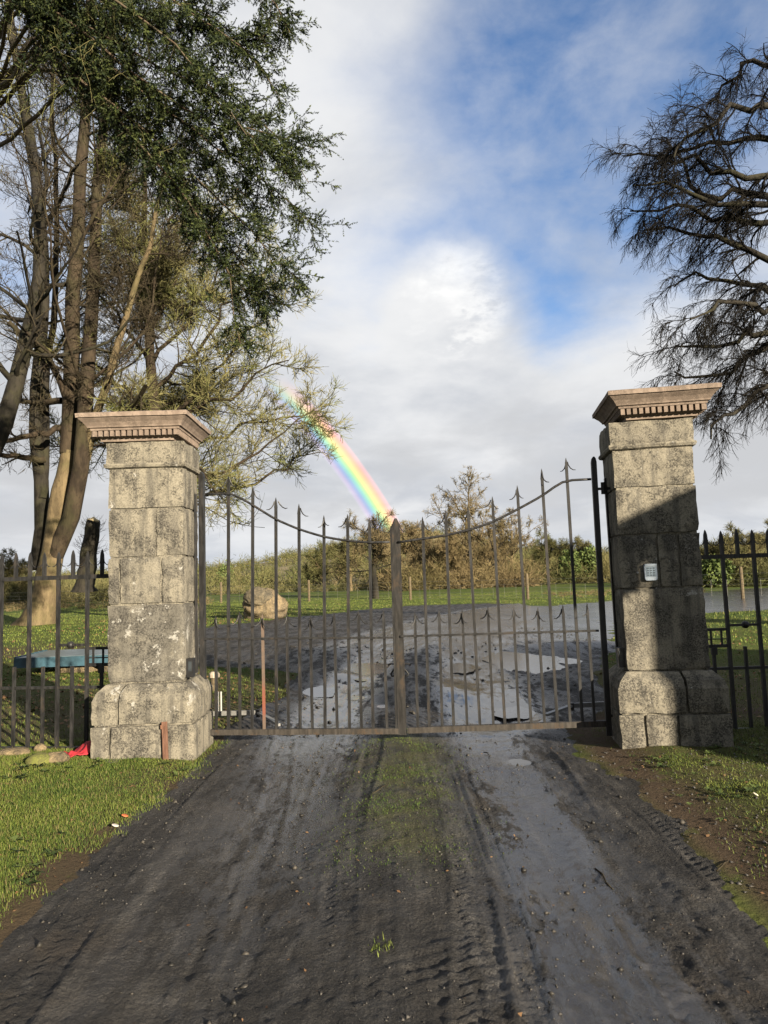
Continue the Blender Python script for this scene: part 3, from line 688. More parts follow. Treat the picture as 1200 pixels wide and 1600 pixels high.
# stiles
def stile(root, base, bp, tp, wx, wy, mat, name, head=0.10):
    p, q = onp(*bp) - base, onp(*tp) - base; ax = (q - p); L = np.linalg.norm(ax); ax /= L
    mb = MB(); V_ = []
    a = GD - ax * (GD @ ax); a /= np.linalg.norm(a); b_ = np.cross(ax, a)
    for t, s in ((0, 1), (L - head, 1), (L - head * .35, .75), (L, 0.25)):
        for sa, sb in ((-1, -1), (1, -1), (1, 1), (-1, 1)): V_.append(p + ax * t + a * sa * wx / 2 * s + b_ * sb * wy / 2)
    F_ = [(3, 2, 1, 0), (12, 13, 14, 15)]
    for k in range(3):
        for j in range(4): F_.append((k * 4 + j, k * 4 + (j + 1) % 4, k * 4 + 4 + (j + 1) % 4, k * 4 + 4 + j))
    mb.add(V_, F_); return mb.build(name, mat, root)
stile(gl, gbl, (318, 1150), (315, 738), 0.052, 0.052, IRON, 'hinge_stile', 0.05)
stile(gr, gbr, (952, 1149), (927, 714), 0.048, 0.052, IRON, 'hinge_stile', 0.05)
mp = stile(gr, gbr, (629, 1148), (618, 810), 0.078, 0.03, IRONP, 'meeting_stile', 0.12)
mp['label'] = 'broad worn meeting post with pointed top'
stile(gl, gbl, (620, 1146), (611, 822), 0.020, 0.028, IRON, 'meeting_stile', 0.03)
for s in (1, -1):
    c = link(bpy.data.objects.new('barb', BARB), mp); t = onp(618, 812) - gbr; c.location = [float(v) for v in (t + GD * s * 0.026)]; c.rotation_euler = (0, 0, GROT + (0 if s > 0 else math.pi)); c.scale = (1.0, 1.0, 1.15)
# scrolled latch behind the meeting post
lt = onp(623, 1040) - gbr + GN * 0.05
lt_o = MB()
for s in (-1, 1):
    lt_o.tube([lt + GD * s * .02, lt + GD * s * .07 + np.array([0, 0, .012]), lt + GD * s * .105 + np.array([0, 0, .006]), lt + GD * s * .10 + np.array([0, 0, -.01])], 0.007, 6)
    lt_o.tube([lt + GD * s * .02 + np.array([0, 0, -.02]), lt + GD * s * .06 + np.array([0, 0, -.05]), lt + GD * s * .085 + np.array([0, 0, -.085]), lt + GD * s * .075 + np.array([0, 0, -.105]), lt + GD * s * .05 + np.array([0, 0, -.10])], 0.008, 6)
lt_o.bar(lt - GD * .03 - GN * .035, lt + GD * .03 - GN * .035, .05, .03, GN)
lt_o.build('latch', IRON, gr, True)
# hinges
for root, base, px, py, s in ((gl, gbl, 313, 788, -1), (gr, gbr, 934, 764, 1), (gl, gbl, 317, 1128, -1), (gr, gbr, 952, 1118, 1)):
    p = onp(px, py) - base; mb = MB()
    mb.tube([p - np.array([0, 0, .05]) + GD * s * .05, p + np.array([0, 0, .06]) + GD * s * .05], 0.021, 10)
    mb.bar(p - GD * s * .03, p + GD * s * .14, .03, .022, (0, 0, 1)); mb.build('hinge', IRON, root)
# jamb strips fixed to the pillars beside the hanging stiles
for root, sx, lab in ((pil_l, 1, ''), (pil_r, -1, '')):
    MB().box((sx * .360 - .007, .10, .72), (sx * .360 + .007, .15, 2.45)).build('hinge_strap', IRON, root)

# gate opener arms lying behind the gate
def opener(pa, pb, pc, lab):
    A, B_, C_ = ground(*pa, .06), ground(*pb, .06), ground(*pc, .04); base = A.copy(); base[2] = 0
    base[2] = float(surf_z(A[0], A[1])[0]); r0 = empty('gate_opener_arm', base, 0, lab, 'gate opener', 'gate opener arms')
    o = np.array([base[0], base[1], 0.0])
    MB().bar(A - o, B_ - o, .022, .05, (0, 0, 1)).build('push_bar', GALV, r0)
    MB().bar(B_ - o, C_ - o, .05, .025, (0, 0, 1)).build('crank_arm', GALV, r0)
    MB().tube([B_ - o - np.array([0, 0, .05]), B_ - o + np.array([0, 0, .03])], .03, 10).build('pivot', IRON, r0)
opener((333, 1120), (404, 1118), (437, 1138), 'galvanised opener arm on the ground behind the left gate leaf')
opener((952, 1108), (893, 1111), (853, 1126), 'galvanised opener arm on the ground behind the right gate leaf')

# conduit, stake and capped pipe behind the left hinge stile
c = ground(333, 1128); cd = empty('white_conduit', (c[0], c[1] + .25, 0), 0, 'pair of white conduit pipes standing behind the left hinge', 'pipe')
for dx in (0, .035): MB().tube([(dx, 0, -.02), (dx, 0, .30)], .010, 8).build('pipe', WHITEPL, cd)
c = ground(333, 1080); cp = empty('marker_post', (c[0] + .02, c[1], 0), 0, 'short timber post with a pale cap behind the left pillar', 'post')
MB().tube([(0, 0, -.02), (0, 0, .20)], .055, 10).build('shaft', WOODP, cp); MB().tube([(0, 0, .20), (0, 0, .25), (0, 0, .28)], [.075, .075, .05], 10).build('post_cap', simple('pale_cap', (.33, .28, .21)), cp)

# ------------------------------------------------------------------ side railings
def railing(p0, p1, tops, label, side):
    """p0 at the pillar, p1 outward (ground points); pickets at fixed pitch"""
    p0 = np.array(p0, float); p1 = np.array(p1, float); d = p1 - p0; L = np.linalg.norm(d); d /= L; nrm_ = np.array([-d[1], d[0], 0])
    root = empty('iron_railing', (p0[0], p0[1], 0), 0, label, 'railing', 'railings beside the gate pillars')
    zt, zm, zb = 1.67, 0.62, 0.045
    for nm, z, hgt, thk in (('top_rail', zt, .040, .036), ('middle_rail', zm, .026, .022), ('bottom_rail', zb, .045, .04)):
        MB().bar(np.array([0, 0, z]) - d * .25 + nrm_ * 0.0, d * L + np.array([0, 0, z]), hgt, thk, nrm_).build(nm, IRON, root)
    nb = int(L / 0.150)
    def leafspear(mb, c, z0, z1, wd):
        V_ = []; a = d; b_ = nrm_; hd = .16
        for z, sa, sb in ((z0, 1, 1), (z1 - hd, 1, 1), (z1 - hd + .04, 1.25, .8), (z1 - .05, 1.05, .6), (z1 - .015, .5, .4), (z1, .05, .1)):
            for qa, qb in ((-1, -1), (1, -1), (1, 1), (-1, 1)): V_.append(c + a * qa * wd / 2 * sa + b_ * qb * wd / 2 * sb + np.array([0, 0, z]))
        F_ = [(3, 2, 1, 0), (20, 21, 22, 23)]
        for k in range(5):
            for j in range(4): F_.append((k * 4 + j, k * 4 + (j + 1) % 4, k * 4 + 4 + (j + 1) % 4, k * 4 + 4 + j))
        mb.add(V_, F_)
    for k in range(nb + 1):
        s = 0.045 + k * 0.150; c = d * s
        full = k % 2 == 1
        mb = MB(); leafspear(mb, c + nrm_ * (0.0), zb + .02 if full else zt + .018, zt + .255 + random.Random(k).uniform(-.01, .01), .030)
        o = mb.build('picket' if full else 'spike', IRON, root)
        for sg in (1, -1):
            q = link(bpy.data.objects.new('barb', BARB), o); q.location = [float(v) for v in (c + np.array([0, 0, zt + .235]))]; q.rotation_euler = (0, 0, math.atan2(d[1], d[0]) + (0 if sg > 0 else math.pi)); q.scale = (0.95, 1, 1.2)
        if not full:
            mb = MB(); mb.bar(c + np.array([0, 0, zb + .02]), c + np.array([0, 0, zm + .20]), .026, .026, nrm_); mb.build('dog_bar', IRON, root)
    # lock rail with a ball, and the bracket by the pillar
    zl = 1.02
    mb = MB(); mb.bar(d * .195 + np.array([0, 0, zl]), d * .495 + np.array([0, 0, zl]), .024, .02, nrm_); mb.build('lock_rail', IRON, root)
    mb = MB()
    rr_ = .036; c = d * .37 + np.array([0, 0, zl]) - nrm_ * side * .012
    mb.tube([c + nrm_ * q for q in (-.036, -.028, -.015, 0, .015, .028, .036)], [.004, .022, .033, .036, .033, .022, .004], 10); mb.build('rosette', IRON, root, True)
    mb = MB(); mb.bar(-d * .12 + np.array([0, 0, .985]), d * .19 + np.array([0, 0, .985]), .026, .02, nrm_)
    mb.bar(-d * .12 + np.array([0, 0, .83]), d * .19 + np.array([0, 0, .83]), .030, .02, nrm_)
    for s in (.03, .13): mb.bar(d * s + np.array([0, 0, .842]), d * s + np.array([0, 0, .972]), .016, .016, nrm_)
    mb.bar(d * -.02 + np.array([0, 0, .895]), d * .17 + np.array([0, 0, .895]), .010, .012, nrm_)
    mb.bar(d * .05 + np.array([0, 0, .75]), d * .05 + np.array([0, 0, .815]), .05, .03, nrm_); mb.build('latch_bracket', IRON, root)
    return root
a = ground(165, 1178); bq = ground(0, 1178); dv_ = (bq - a) / np.linalg.norm(bq - a)
railing(a, a + dv_ * 2.4, None, 'black spiked iron railing left of the sunlit pillar', 1)
a = ground(1122, 1151); a = np.array([3.02, 6.86, 0]); railing(a, a + np.array([2.4, .02, 0]), None, 'black spiked iron railing right of the shaded pillar', -1)

# ------------------------------------------------------------------ small things by the left pillar
def blob(name, loc, size, seed, mat, sub=3, rough=0.25, parent=None, flat=None, freq=1.6):
    import bmesh
    bm = bmesh.new(); bmesh.ops.create_icosphere(bm, subdivisions=sub, radius=1.0)
    P = np.array([v.co[:] for v in bm.verts]); Fb = [tuple(v.index for v in f.verts) for f in bm.faces]; bm.free()
    dsp = 1 + rough * (fbm(P[:, 0] * freq + seed + P[:, 2], P[:, 1] * freq - P[:, 2] * 1.3 * freq, 3, seed) + 0.35 * fbm(P[:, 0] * freq * 3 + P[:, 2] * 2, P[:, 1] * freq * 3 + seed, 3, seed + 4))
    P = P * dsp[:, None] * np.array(size)
    if flat is not None: P[:, 2] = np.maximum(P[:, 2], flat)
    o = mk(name, P, Fb, mat, parent, True); o.location = [float(v) for v in loc]; return o
c = ground(105, 1192); z0 = float(surf_z(c[0], c[1])[0])
def cloth():
    n_ = 26; u = np.linspace(-1, 1, n_); A, B_ = np.meshgrid(u, u)
    r = np.hypot(A, B_); x = A * .16; y = B_ * .11
    z = .10 * np.exp(-((A - .5) / .6) ** 2) * (1 - .6 * B_ ** 2) + .03 * fbm(A * 2.2, B_ * 2.2, 3, 8) + .02 * np.sin(A * 6 + B_ * 3); z = np.maximum(z, .0) + .012
    V_ = np.stack([x, y, z], -1).reshape(-1, 3); i = np.arange(n_ * n_).reshape(n_, n_)
    F_ = np.stack([i[:-1, :-1], i[:-1, 1:], i[1:, 1:], i[1:, :-1]], -1).reshape(-1, 4)
    o = mk('red_cloth', V_, F_, REDCL, None, True); md = o.modifiers.new('thickness', 'SOLIDIFY'); md.thickness = .006; return o
o = cloth(); o.location = (-2.80, 6.66, z0 + .005); o.rotation_euler = (0, 0, .3); tag(o, 'crumpled red cloth on the grass beside the left pillar base', 'cloth')
ip = empty('flat_iron_post', (-1.985, 6.475, 0.0), rad(-1), 'rusty flat iron strip leaning on the left pillar base', 'iron strip')
ip.rotation_euler = (rad(-3), rad(-3), 0)
MB().box((-.024, -.006, -.05), (.024, .006, .36)).build('strip', RUSTY, ip); MB().box((-.034, -.010, .30), (.002, -.0065, .335)).build('clip', RUSTY, ip)
for (px, py, sx, sy, sz, sd, mt, lab) in ((60, 1204, .10, .09, .075, 4, MOSSST, 'moss covered stone in the grass under the left railing'), (87, 1200, .12, .10, .07, 9, ROCK, 'bare grey brown stone between moss stone and red cloth'), (62, 1181, .06, .05, .05, 12, ROCK, 'small orange brown stone under the left railing rail'), (18, 1186, .16, .10, .045, 15, ROCK, 'flat pale stone beneath the left end of the railing')):
    c = ground(px, py); o = blob('stone', (c[0], c[1], float(surf_z(c[0], c[1])[0]) + sz * .25), (sx, sy, sz), sd, mt); tag(o, lab, 'stone', 'loose stones by the left railing')
sl2 = stone_block(None, (-.19, -.12, -.10), (.19, .12, .05), 77, STONE, .2, 'footing_stone'); sl2.location = (-2.56, 6.46, 0); tag(sl2, 'flat footing slab under the left pillar corner', 'stone slab')
sl3 = stone_block(None, (-.16, -.10, -.06), (.16, .10, .045), 78, STONE, .2, 'footing_stone'); sl3.location = (3.08, 6.55, 0); tag(sl3, 'flat footing slab under the right pillar corner', 'stone slab')

# blue panel low on stones behind the left railing
c = ground(105, 1046); bp_ = empty('blue_flatbed', (c[0] - .1, c[1], 0.0), rad(4), 'low weathered blue flatbed resting on stones behind the left railing', 'flatbed')
Wb = 2.6
MB().box((-.55, -.75, .30), (Wb, .75, .325)).build('deck', BLUEL, bp_)
MB().box((-.55, -.80, .14), (Wb, -.752, .318)).build('side_rail', BLUEM, bp_); MB().box((-.55, .752, .14), (Wb, .80, .318)).build('side_rail', BLUEM, bp_)
mb = MB()
for k in range(7): mb.box((-.60, -.74 + k * .215, .13), (-.552, -.74 + k * .215 + .15, .34))
mb.build('ribbed_end', BLUEM, bp_)
for k, (x_, y_) in enumerate(((.55, -.45), (1.35, -.45), (2.1, -.3), (0.0, .45))):
    o = stone_block(None, (-.30, -.18, 0), (.30, .18, .137), 300 + k, ROCK, .1, 'support_stone'); o.location = (c[0] - .1 + x_, c[1] + y_, 0.0)
    tag(o, ['pale block under the middle of the blue flatbed', 'pale block under the blue flatbed nearest the pillar', 'block under the hidden end of the blue flatbed', 'block under the far side of the blue flatbed'][k], 'stone block')

# ------------------------------------------------------------------ boulders
c = ground(412, 966); z0 = float(surf_z(c[0], c[1])[0])
o = blob('boulder', (c[0] + .10, c[1], .48), (1.02, .85, .74), 31, ROCK, 5, .22, None, -.60, 1.5); tag(o, 'large sunlit tan boulder standing on the field', 'boulder', 'boulders on the field')
o = blob('boulder', (c[0] - .12, c[1] - .58, .92), (.62, .42, .46), 47, ROCKL, 5, .2, None, None, 1.6); tag(o, 'lichen speckled round boulder propped on the tan boulder', 'boulder', 'boulders on the field')

# ------------------------------------------------------------------ lodge behind the viewer (its roof casts the shadow on the right pillar)
uu = np.array([math.cos(SUN_AZ), math.sin(SUN_AZ)]); vv = np.array([math.sin(SUN_AZ), -math.cos(SUN_AZ)])
phi = rad(20); e1 = math.cos(phi) * uu - math.sin(phi) * vv
O2 = 5.67 * uu + 5.0 * vv
lg = empty('gate_lodge', (O2[0], O2[1], 0), math.atan2(e1[1], e1[0]), 'low gate lodge whose roof shadow falls on the right pillar', 'house')
Wl, Dl, ze = 6.0, 7.0, 4.26; pit = 0.24
MB().add([(0, 0, -.1), (Wl, 0, -.1), (Wl, 0, ze), (Wl / 2, 0, ze + pit * Wl / 2), (0, 0, ze), (0, -Dl, -.1), (Wl, -Dl, -.1), (Wl, -Dl, ze), (Wl / 2, -Dl, ze + pit * Wl / 2), (0, -Dl, ze)],
         [(0, 4, 3, 2, 1)[::-1], (5, 6, 7, 8, 9)[::-1], (0, 5, 9, 4), (1, 2, 7, 6), (0, 1, 6, 5)]).build('wall', RENDER_, lg)
for s in (0, 1):
    xa, xb = (-.31, Wl / 2) if s == 0 else (Wl + .31, Wl / 2)
    za = ze - pit * .31; zr = ze + pit * Wl / 2
    V_ = [(xa, .12, za), (xb, .12, zr), (xb, -Dl - .12, zr), (xa, -Dl - .12, za), (xa, .12, za + .12), (xb, .12, zr + .12), (xb, -Dl - .12, zr + .12), (xa, -Dl - .12, za + .12)]
    MB().add(V_, [(0, 3, 2, 1), (4, 5, 6, 7), (0, 1, 5, 4), (2, 3, 7, 6), (0, 4, 7, 3)] + [(1, 2, 6, 5)]).build('roof_slope', SLATE, lg)
    x2 = -.31 if s == 0 else Wl + .31; sg = 1 if s == 0 else -1
    V_ = [(x2, .125, za - .48), (x2 + sg * .33, .125, za - .52), (x2 + sg * .33, .125, za + .05), (x2, .125, za + .1), (x2, .165, za - .48), (x2 + sg * .33, .165, za - .52), (x2 + sg * .33, .165, za + .05), (x2, .165, za + .1)]
    MB().add(V_, [(0, 1, 2, 3), (7, 6, 5, 4), (0, 4, 5, 1), (1, 5, 6, 2), (2, 6, 7, 3), (3, 7, 4, 0)]).build('gable_bracket', WOODP, lg)
wn = MB().box((1.6, .003, 1.1), (2.6, .03, 2.3)).build('window', WHITEPL, lg); MB().box((1.68, .032, 1.18), (2.52, .036, 2.22)).build('pane', GLASS, wn)
MB().box((3.6, .003, 0), (4.55, .05, 2.1)).build('door', WOODP, lg)

# ------------------------------------------------------------------ trees
def tree_root(name, loc, label, cat='tree', group=None):
    return empty(name, loc, 0, label, cat, group)
def build_levels(root, levels, sides, names, mats):
    loc = np.array(root.location)
    for (P, R), n_, nm, mt in zip(levels, sides, names, mats):
        V_, F_ = tubes(P - loc, R, n_) if n_ > 2 else ribbons(P - loc, R); mk(nm, V_, F_, mt, root, True)['kind'] = 'stuff'
def pxpath(pts, K, r0, r1, jit=0.0, rng=None, pw=1.0):
    Q = np.array([atY(p[0], p[1], p[2]) for p in pts]); Q = resample(Q, K)
    if jit: Q[1:-1] += rng.normal(size=(K - 2, 3)) * jit
    return Q, r0 + (r1 - r0) * np.linspace(0, 1, K) ** pw

# --- many-stemmed tree on the left
rng = np.random.default_rng(11)
Y = 33.0
base = ground(66, 973)
tr_ = tree_root('multi_stem_tree', (base[0], base[1], 0), 'tall sunlit many stemmed bare tree left of the gate pillar')
trunk, tR = pxpath([(52, 992, Y + .2), (66, 955, Y), (76, 895, Y), (90, 815, Y), (100, 750, Y), (110, 700, Y)], 14, .58, .38, 0.03, rng)
tR[0] = 1.1; tR[1] = .80; tR[2] = .66
V_, F_ = tubes((trunk - np.array(tr_.location))[None], tR[None], 14); o = mk('trunk', V_, F_, BARK, tr_, True)
stems = [([(56, 905, Y + .5), (62, 835, Y + .6), (74, 768, Y + .6), (61, 735, Y + .7), (52, 690, Y + .8), (56, 640, Y + 1), (63, 560, Y + 1.4), (70, 405, Y + 2), (58, 288, Y + 2.4), (43, 216, Y + 2.4), (20, 60, Y + 2), (0, -120, Y + 2)], .36, .13, BARKD),
         ([(106, 720, Y), (109, 656, Y), (111, 560, Y - .4), (117, 405, Y - 1), (124, 292, Y - 1.2), (135, 180, Y - 1.4), (140, 0, Y - 1.6), (150, -200, Y - 1.6)], .40, .12, BARKR),
         ([(80, 880, Y), (98, 838, Y - .2), (118, 797, Y - .4), (129, 752, Y - .6), (126, 714, Y - .7), (132, 651, Y - .8), (136, 601, Y - .8), (142, 500, Y - .5), (146, 405, Y), (153, 270, Y + .6), (166, 180, Y + 1), (178, 20, Y + 1.2), (185, -160, Y + 1.4)], .40, .12, BARKR),
         ([(130, 730, Y - .4), (140, 690, Y - .6), (150, 651, Y - 1), (163, 610, Y - 1.4), (178, 560, Y - 1.6), (200, 480, Y - 2), (235, 380, Y - 2.4), (262, 250, Y - 3)], .22, .06, BARK),
         ([(66, 790, Y + .4), (72, 700, Y + 1), (70, 600, Y + 1.6), (85, 480, Y + 2.4), (92, 330, Y + 3), (80, 180, Y + 3.4), (86, 0, Y + 3.6)], .20, .07, BARKD)]
SP = []; SR = []
for pts, r0, r1, mt in stems:
    P, R = pxpath(pts, 16, r0, r1, 0.04, rng); SP.append(P); SR.append(R)
    V_, F_ = tubes((P - np.array(tr_.location))[None], R[None], 9); mk('stem', V_, F_, mt, tr_, True)  # the darker stem barks carry painted shade, unlike the tan trunk
SP = np.array(SP); SR = np.array(SR)
L1 = sprout(rng, SP, SR, 22, .22, 1.0, 60, 16, .24, 8, .07, .16, .30, .03, 1.2)
hl = []
for pts in ([(102, 668, Y), (60, 678, Y - .8), (0, 690, Y - 1.6)], [(72, 718, Y + .4), (40, 716, Y - .4), (-20, 708, Y - 1.4)], [(99, 626, Y), (60, 628, Y + .6), (25, 626, Y + 1.2)], [(112, 640, Y), (80, 560, Y - 1), (10, 500, Y - 2)], [(126, 700, Y), (180, 660, Y - 2), (230, 600, Y - 4)]):
    hl.append(pxpath(pts, 8, .17, .10, .05, rng))
L1 = (np.concatenate([L1[0], np.array([h[0] for h in hl])]), np.concatenate([L1[1], np.array([h[1] for h in hl])]))
L2 = sprout(rng, L1[0], L1[1], 8, .2, 1.0, 50, 18, .5, 6, .05, .2, .5, .014, .7)
L3 = sprout(rng, L2[0], L2[1], 7, .2, 1.0, 45, 16, .55, 4, .03, .22, .55, .011, .5)
L4 = sprout(rng, L3[0], L3[1], 4, .1, 1.0, 42, 16, .6, 3, .02, .22, .6, .009, .35)
build_levels(tr_, [L1, L2, L3, L4], (6, 4, 2, 2), ('limbs', 'branches', 'twigs', 'crown'), (BARKR, TWIGB, TWIGB, TWIGB))

# --- leaning dark stem at the very left edge (another tree)
base = ground(-70, 985); r2 = tree_root('leaning_tree', (base[0], base[1], 0), 'dark bare tree leaning in from the left edge')
Yb = float(base[1])
P, R = pxpath([(-70, 990, Yb), (-55, 860, Yb), (-25, 740, Yb), (4, 665, Yb), (24, 600, Yb), (44, 520, Yb + .6), (62, 440, Yb + 1), (66, 340, Yb + 1.4), (40, 180, Yb + 2), (10, 0, Yb + 2)], 18, .46, .14, .04, rng)
V_, F_ = tubes((P - np.array(r2.location))[None], R[None], 10); mk('trunk', V_, F_, BARKD, r2, True)
l1 = sprout(rng, P[None], R[None], 34, .25, 1, 62, 18, .24, 8, .05, .17, .42, .03, 1.4)
l2 = sprout(rng, *l1, 8, .2, 1, 50, 18, .5, 6, .03, .2, .5, .014, .7); l3 = sprout(rng, *l2, 6, .2, 1, 45, 16, .5, 5, .02, .22, .5, .008, .4)
build_levels(r2, [l1, l2, l3], (6, 4, 2), ('limbs', 'branches', 'crown'), (BARKD, TWIGB, TWIGB))

# --- mossy spreading tree behind the left pillar
rng = np.random.default_rng(23)
Y = 36.0
base = atY(246, 900, Y); r3 = tree_root('spreading_tree', (base[0], base[1], 0), 'wide olive lichened bare tree rising behind the left pillar')
P, R = pxpath([(246, 945, Y), (243, 800, Y), (241, 640, Y), (234, 520, Y), (228, 400, Y), (226, 300, Y), (222, 230, Y)], 18, .42, .10, .05, rng)
V_, F_ = tubes((P - np.array(r3.location))[None], R[None], 10); mk('trunk', V_, F_, BARKR, r3, True)
limbs = []
spec = [((242, 770), (330, 775), (420, 745), (500, 705)), ((242, 755), (320, 745), (400, 715), (470, 650)), ((241, 715), (320, 690), (410, 660), (495, 640)), ((241, 690), (300, 640), (380, 610), (455, 560)), ((240, 660), (310, 610), (370, 540), (430, 470)), ((238, 610), (300, 560), (360, 480), (425, 420)), ((236, 570), (290, 500), (340, 430), (380, 370)), ((233, 520), (270, 440), (310, 360), (340, 300)), ((230, 450), (255, 380), (280, 320), (300, 260)),
        ((240, 660), (190, 610), (140, 560), (90, 520)), ((236, 570), (190, 510), (150, 440), (120, 390)), ((232, 500), (200, 430), (180, 360), (160, 300)), ((241, 720), (180, 700), (120, 690), (60, 700)), ((228, 400), (210, 340), (200, 280), (190, 220)), ((242, 745), (270, 720), (310, 730), (350, 780))]
for k, sp in enumerate(spec):
    dy = rng.uniform(-3.5, 3.5)
    limbs.append(pxpath([(p[0], p[1], Y + dy * j / 3) for j, p in enumerate(sp)], 10, .115, .028, .14, rng))
for k in range(14):   # limbs toward and away from the viewer
    s = rng.uniform(.35, .95); i = int(s * 17); d = np.array([rng.uniform(-.5, .8), rng.choice([-1, 1]) * 1.0, rng.uniform(.1, .6)]); d /= np.linalg.norm(d)
    Ll = 6.5 * (1.2 - s * .8); pp = P[i] + d * np.linspace(0, Ll, 10)[:, None] + rng.normal(size=(10, 3)) * .08; pp[0] = P[i]
    limbs.append((pp, np.linspace(.10, .028, 10)))
LP = np.array([l[0] for l in limbs]); LR = np.array([l[1] for l in limbs])
B1 = sprout(rng, LP, LR, 18, .10, 1.0, 46, 14, .42, 7, .04, .14, .5, .024, .9, fall=.5)
B2 = sprout(rng, *B1, 10, .12, 1.0, 42, 14, .52, 5, .05, .16, .5, .016, .6)
B3 = sprout(rng, *B2, 8, .10, 1.0, 38, 14, .62, 3, .05, .18, .6, .0142, .5)
build_levels(r3, [(LP, LR), B1, B2, B3], (7, 4, 2, 2), ('limbs', 'branches', 'twigs', 'crown'), (BARKR, TWIGB, TWIGO, TWIGO))

# --- broken trunk with wispy shoots
rng = np.random.default_rng(5)
Y = 44.0; base = atY(134, 905, Y); r4 = tree_root('broken_trunk', (base[0], base[1], 0), 'dark snapped tree trunk with wispy shoots beyond the left railing', 'tree stump')
P, R = pxpath([(132, 925, Y), (136, 890, Y), (141, 850, Y), (146, 815, Y)], 12, .58, .42, .03, rng); R[0] = .8
V_, F_ = tubes((P - np.array(r4.location))[None], R[None], 12); V_[-12:, 2] += rng.uniform(-.1, .3, 12); mk('trunk', V_, [tuple(f) for f in F_] + [tuple(range(11 * 12, 12 * 12))], BARKD, r4, True)
sh = sprout(rng, P[None], R[None], 60, .3, .95, 75, 20, .4, 6, .10, .12, .06, .012, .8); sh2 = sprout(rng, *sh, 4, .3, 1, 40, 15, .5, 4, .05, .15, .6, .008, .3)
build_levels(r4, [sh, sh2], (3, 3), ('shoots', 'twigs'), (TWIGB, TWIGB))
top = blob('broken_top', (0, 0, 0), (.34, .34, .25), 3, simple('torn_wood', (.45, .36, .2), .9), 3, .4, r4); top.location = [float(v) for v in (P[-1] - np.array(r4.location) + np.array([0, 0, .05]))]

# --- weeping beech on the right
rng = np.random.default_rng(41)
Y = 18.0
base = np.array([12.6, 18.4, 0]); r5 = tree_root('weeping_beech', base, 'large dark bare tree with drooping twigs above the right pillar')
P = resample(np.array([base + (0, 0, -.2), base + (.1, 0, 2.5), base + (.0, .1, 5), base + (-.15, .2, 8), base + (.1, 0, 11), base + (.3, 0, 14.5)]), 16); R = np.linspace(.62, .2, 16); R[0] = .9
V_, F_ = tubes((P - base)[None], R[None], 12); mk('trunk', V_, F_, BARKD, r5, True)
def zx(z): return P[np.argmin(np.abs(P[:, 2] - z))]
lim = [[(1200, 305), (1150, 302), (1115, 318), (1085, 300), (1062, 262), (1040, 215)], [(1200, 318), (1130, 320), (1090, 300), (1040, 290), (985, 290)], [(1200, 270), (1150, 280), (1110, 260), (1065, 250), (1010, 235), (975, 245)],
       [(1200, 455), (1160, 440), (1130, 430), (1090, 430), (1050, 450)], [(1200, 400), (1150, 380), (1100, 370), (1050, 360), (1000, 345)], [(1200, 545), (1165, 560), (1130, 582), (1090, 590), (1050, 580)], [(1200, 520), (1160, 520), (1120, 540), (1080, 545), (1050, 540)],
       [(1200, 160), (1160, 165), (1120, 185), (1080, 215), (1050, 250)], [(1200, 100), (1175, 90), (1150, 110), (1125, 140), (1105, 165)], [(1200, 220), (1150, 215), (1110, 225), (1060, 235), (1020, 262)], [(1200, 600), (1150, 640), (1120, 650), (1110, 690)], [(1200, 350), (1150, 345), (1100, 335), (1040, 325), (980, 330)], [(1200, 480), (1150, 470), (1110, 490), (1075, 500)]]
limbs = []
for k, l in enumerate(lim):
    dy = rng.uniform(-2.2, 2.2)
    Q = [atY(p[0], p[1], Y + dy * (0.4 + .6 * j / (len(l) - 1))) for j, p in enumerate(l)]
    st = zx(max(2.5, Q[0][2] - .6))
    Q = resample(np.array([st] + Q), 14); Q[2:-1] += rng.normal(size=(11, 3)) * .09
    limbs.append((Q, np.linspace(.13, .022, 14)))
LP = np.array([l[0] for l in limbs]); LR = np.array([l[1] for l in limbs])
B1 = sprout(rng, LP, LR, 19, .30, 1.0, 52, 18, .25, 8, -.11, .15, .45, .013, .9, bias=(-.25, 0, .08), fall=.35)
B2 = sprout(rng, *B1, 12, .08, 1.0, 40, 15, .60, 6, -.18, .15, .55, .0085, .45, bias=(-.15, 0, -.1))
B3 = sprout(rng, *B2, 8, .05, 1.0, 36, 14, .62, 3, -.15, .18, .6, .0045, .28, bias=(-.12, 0, -.15))
build_levels(r5, [(LP, LR), B1, B2, B3], (8, 5, 3, 2), ('limbs', 'branches', 'twigs', 'crown'), (BARKD, TWIGD, TWIGD, TWIGD))

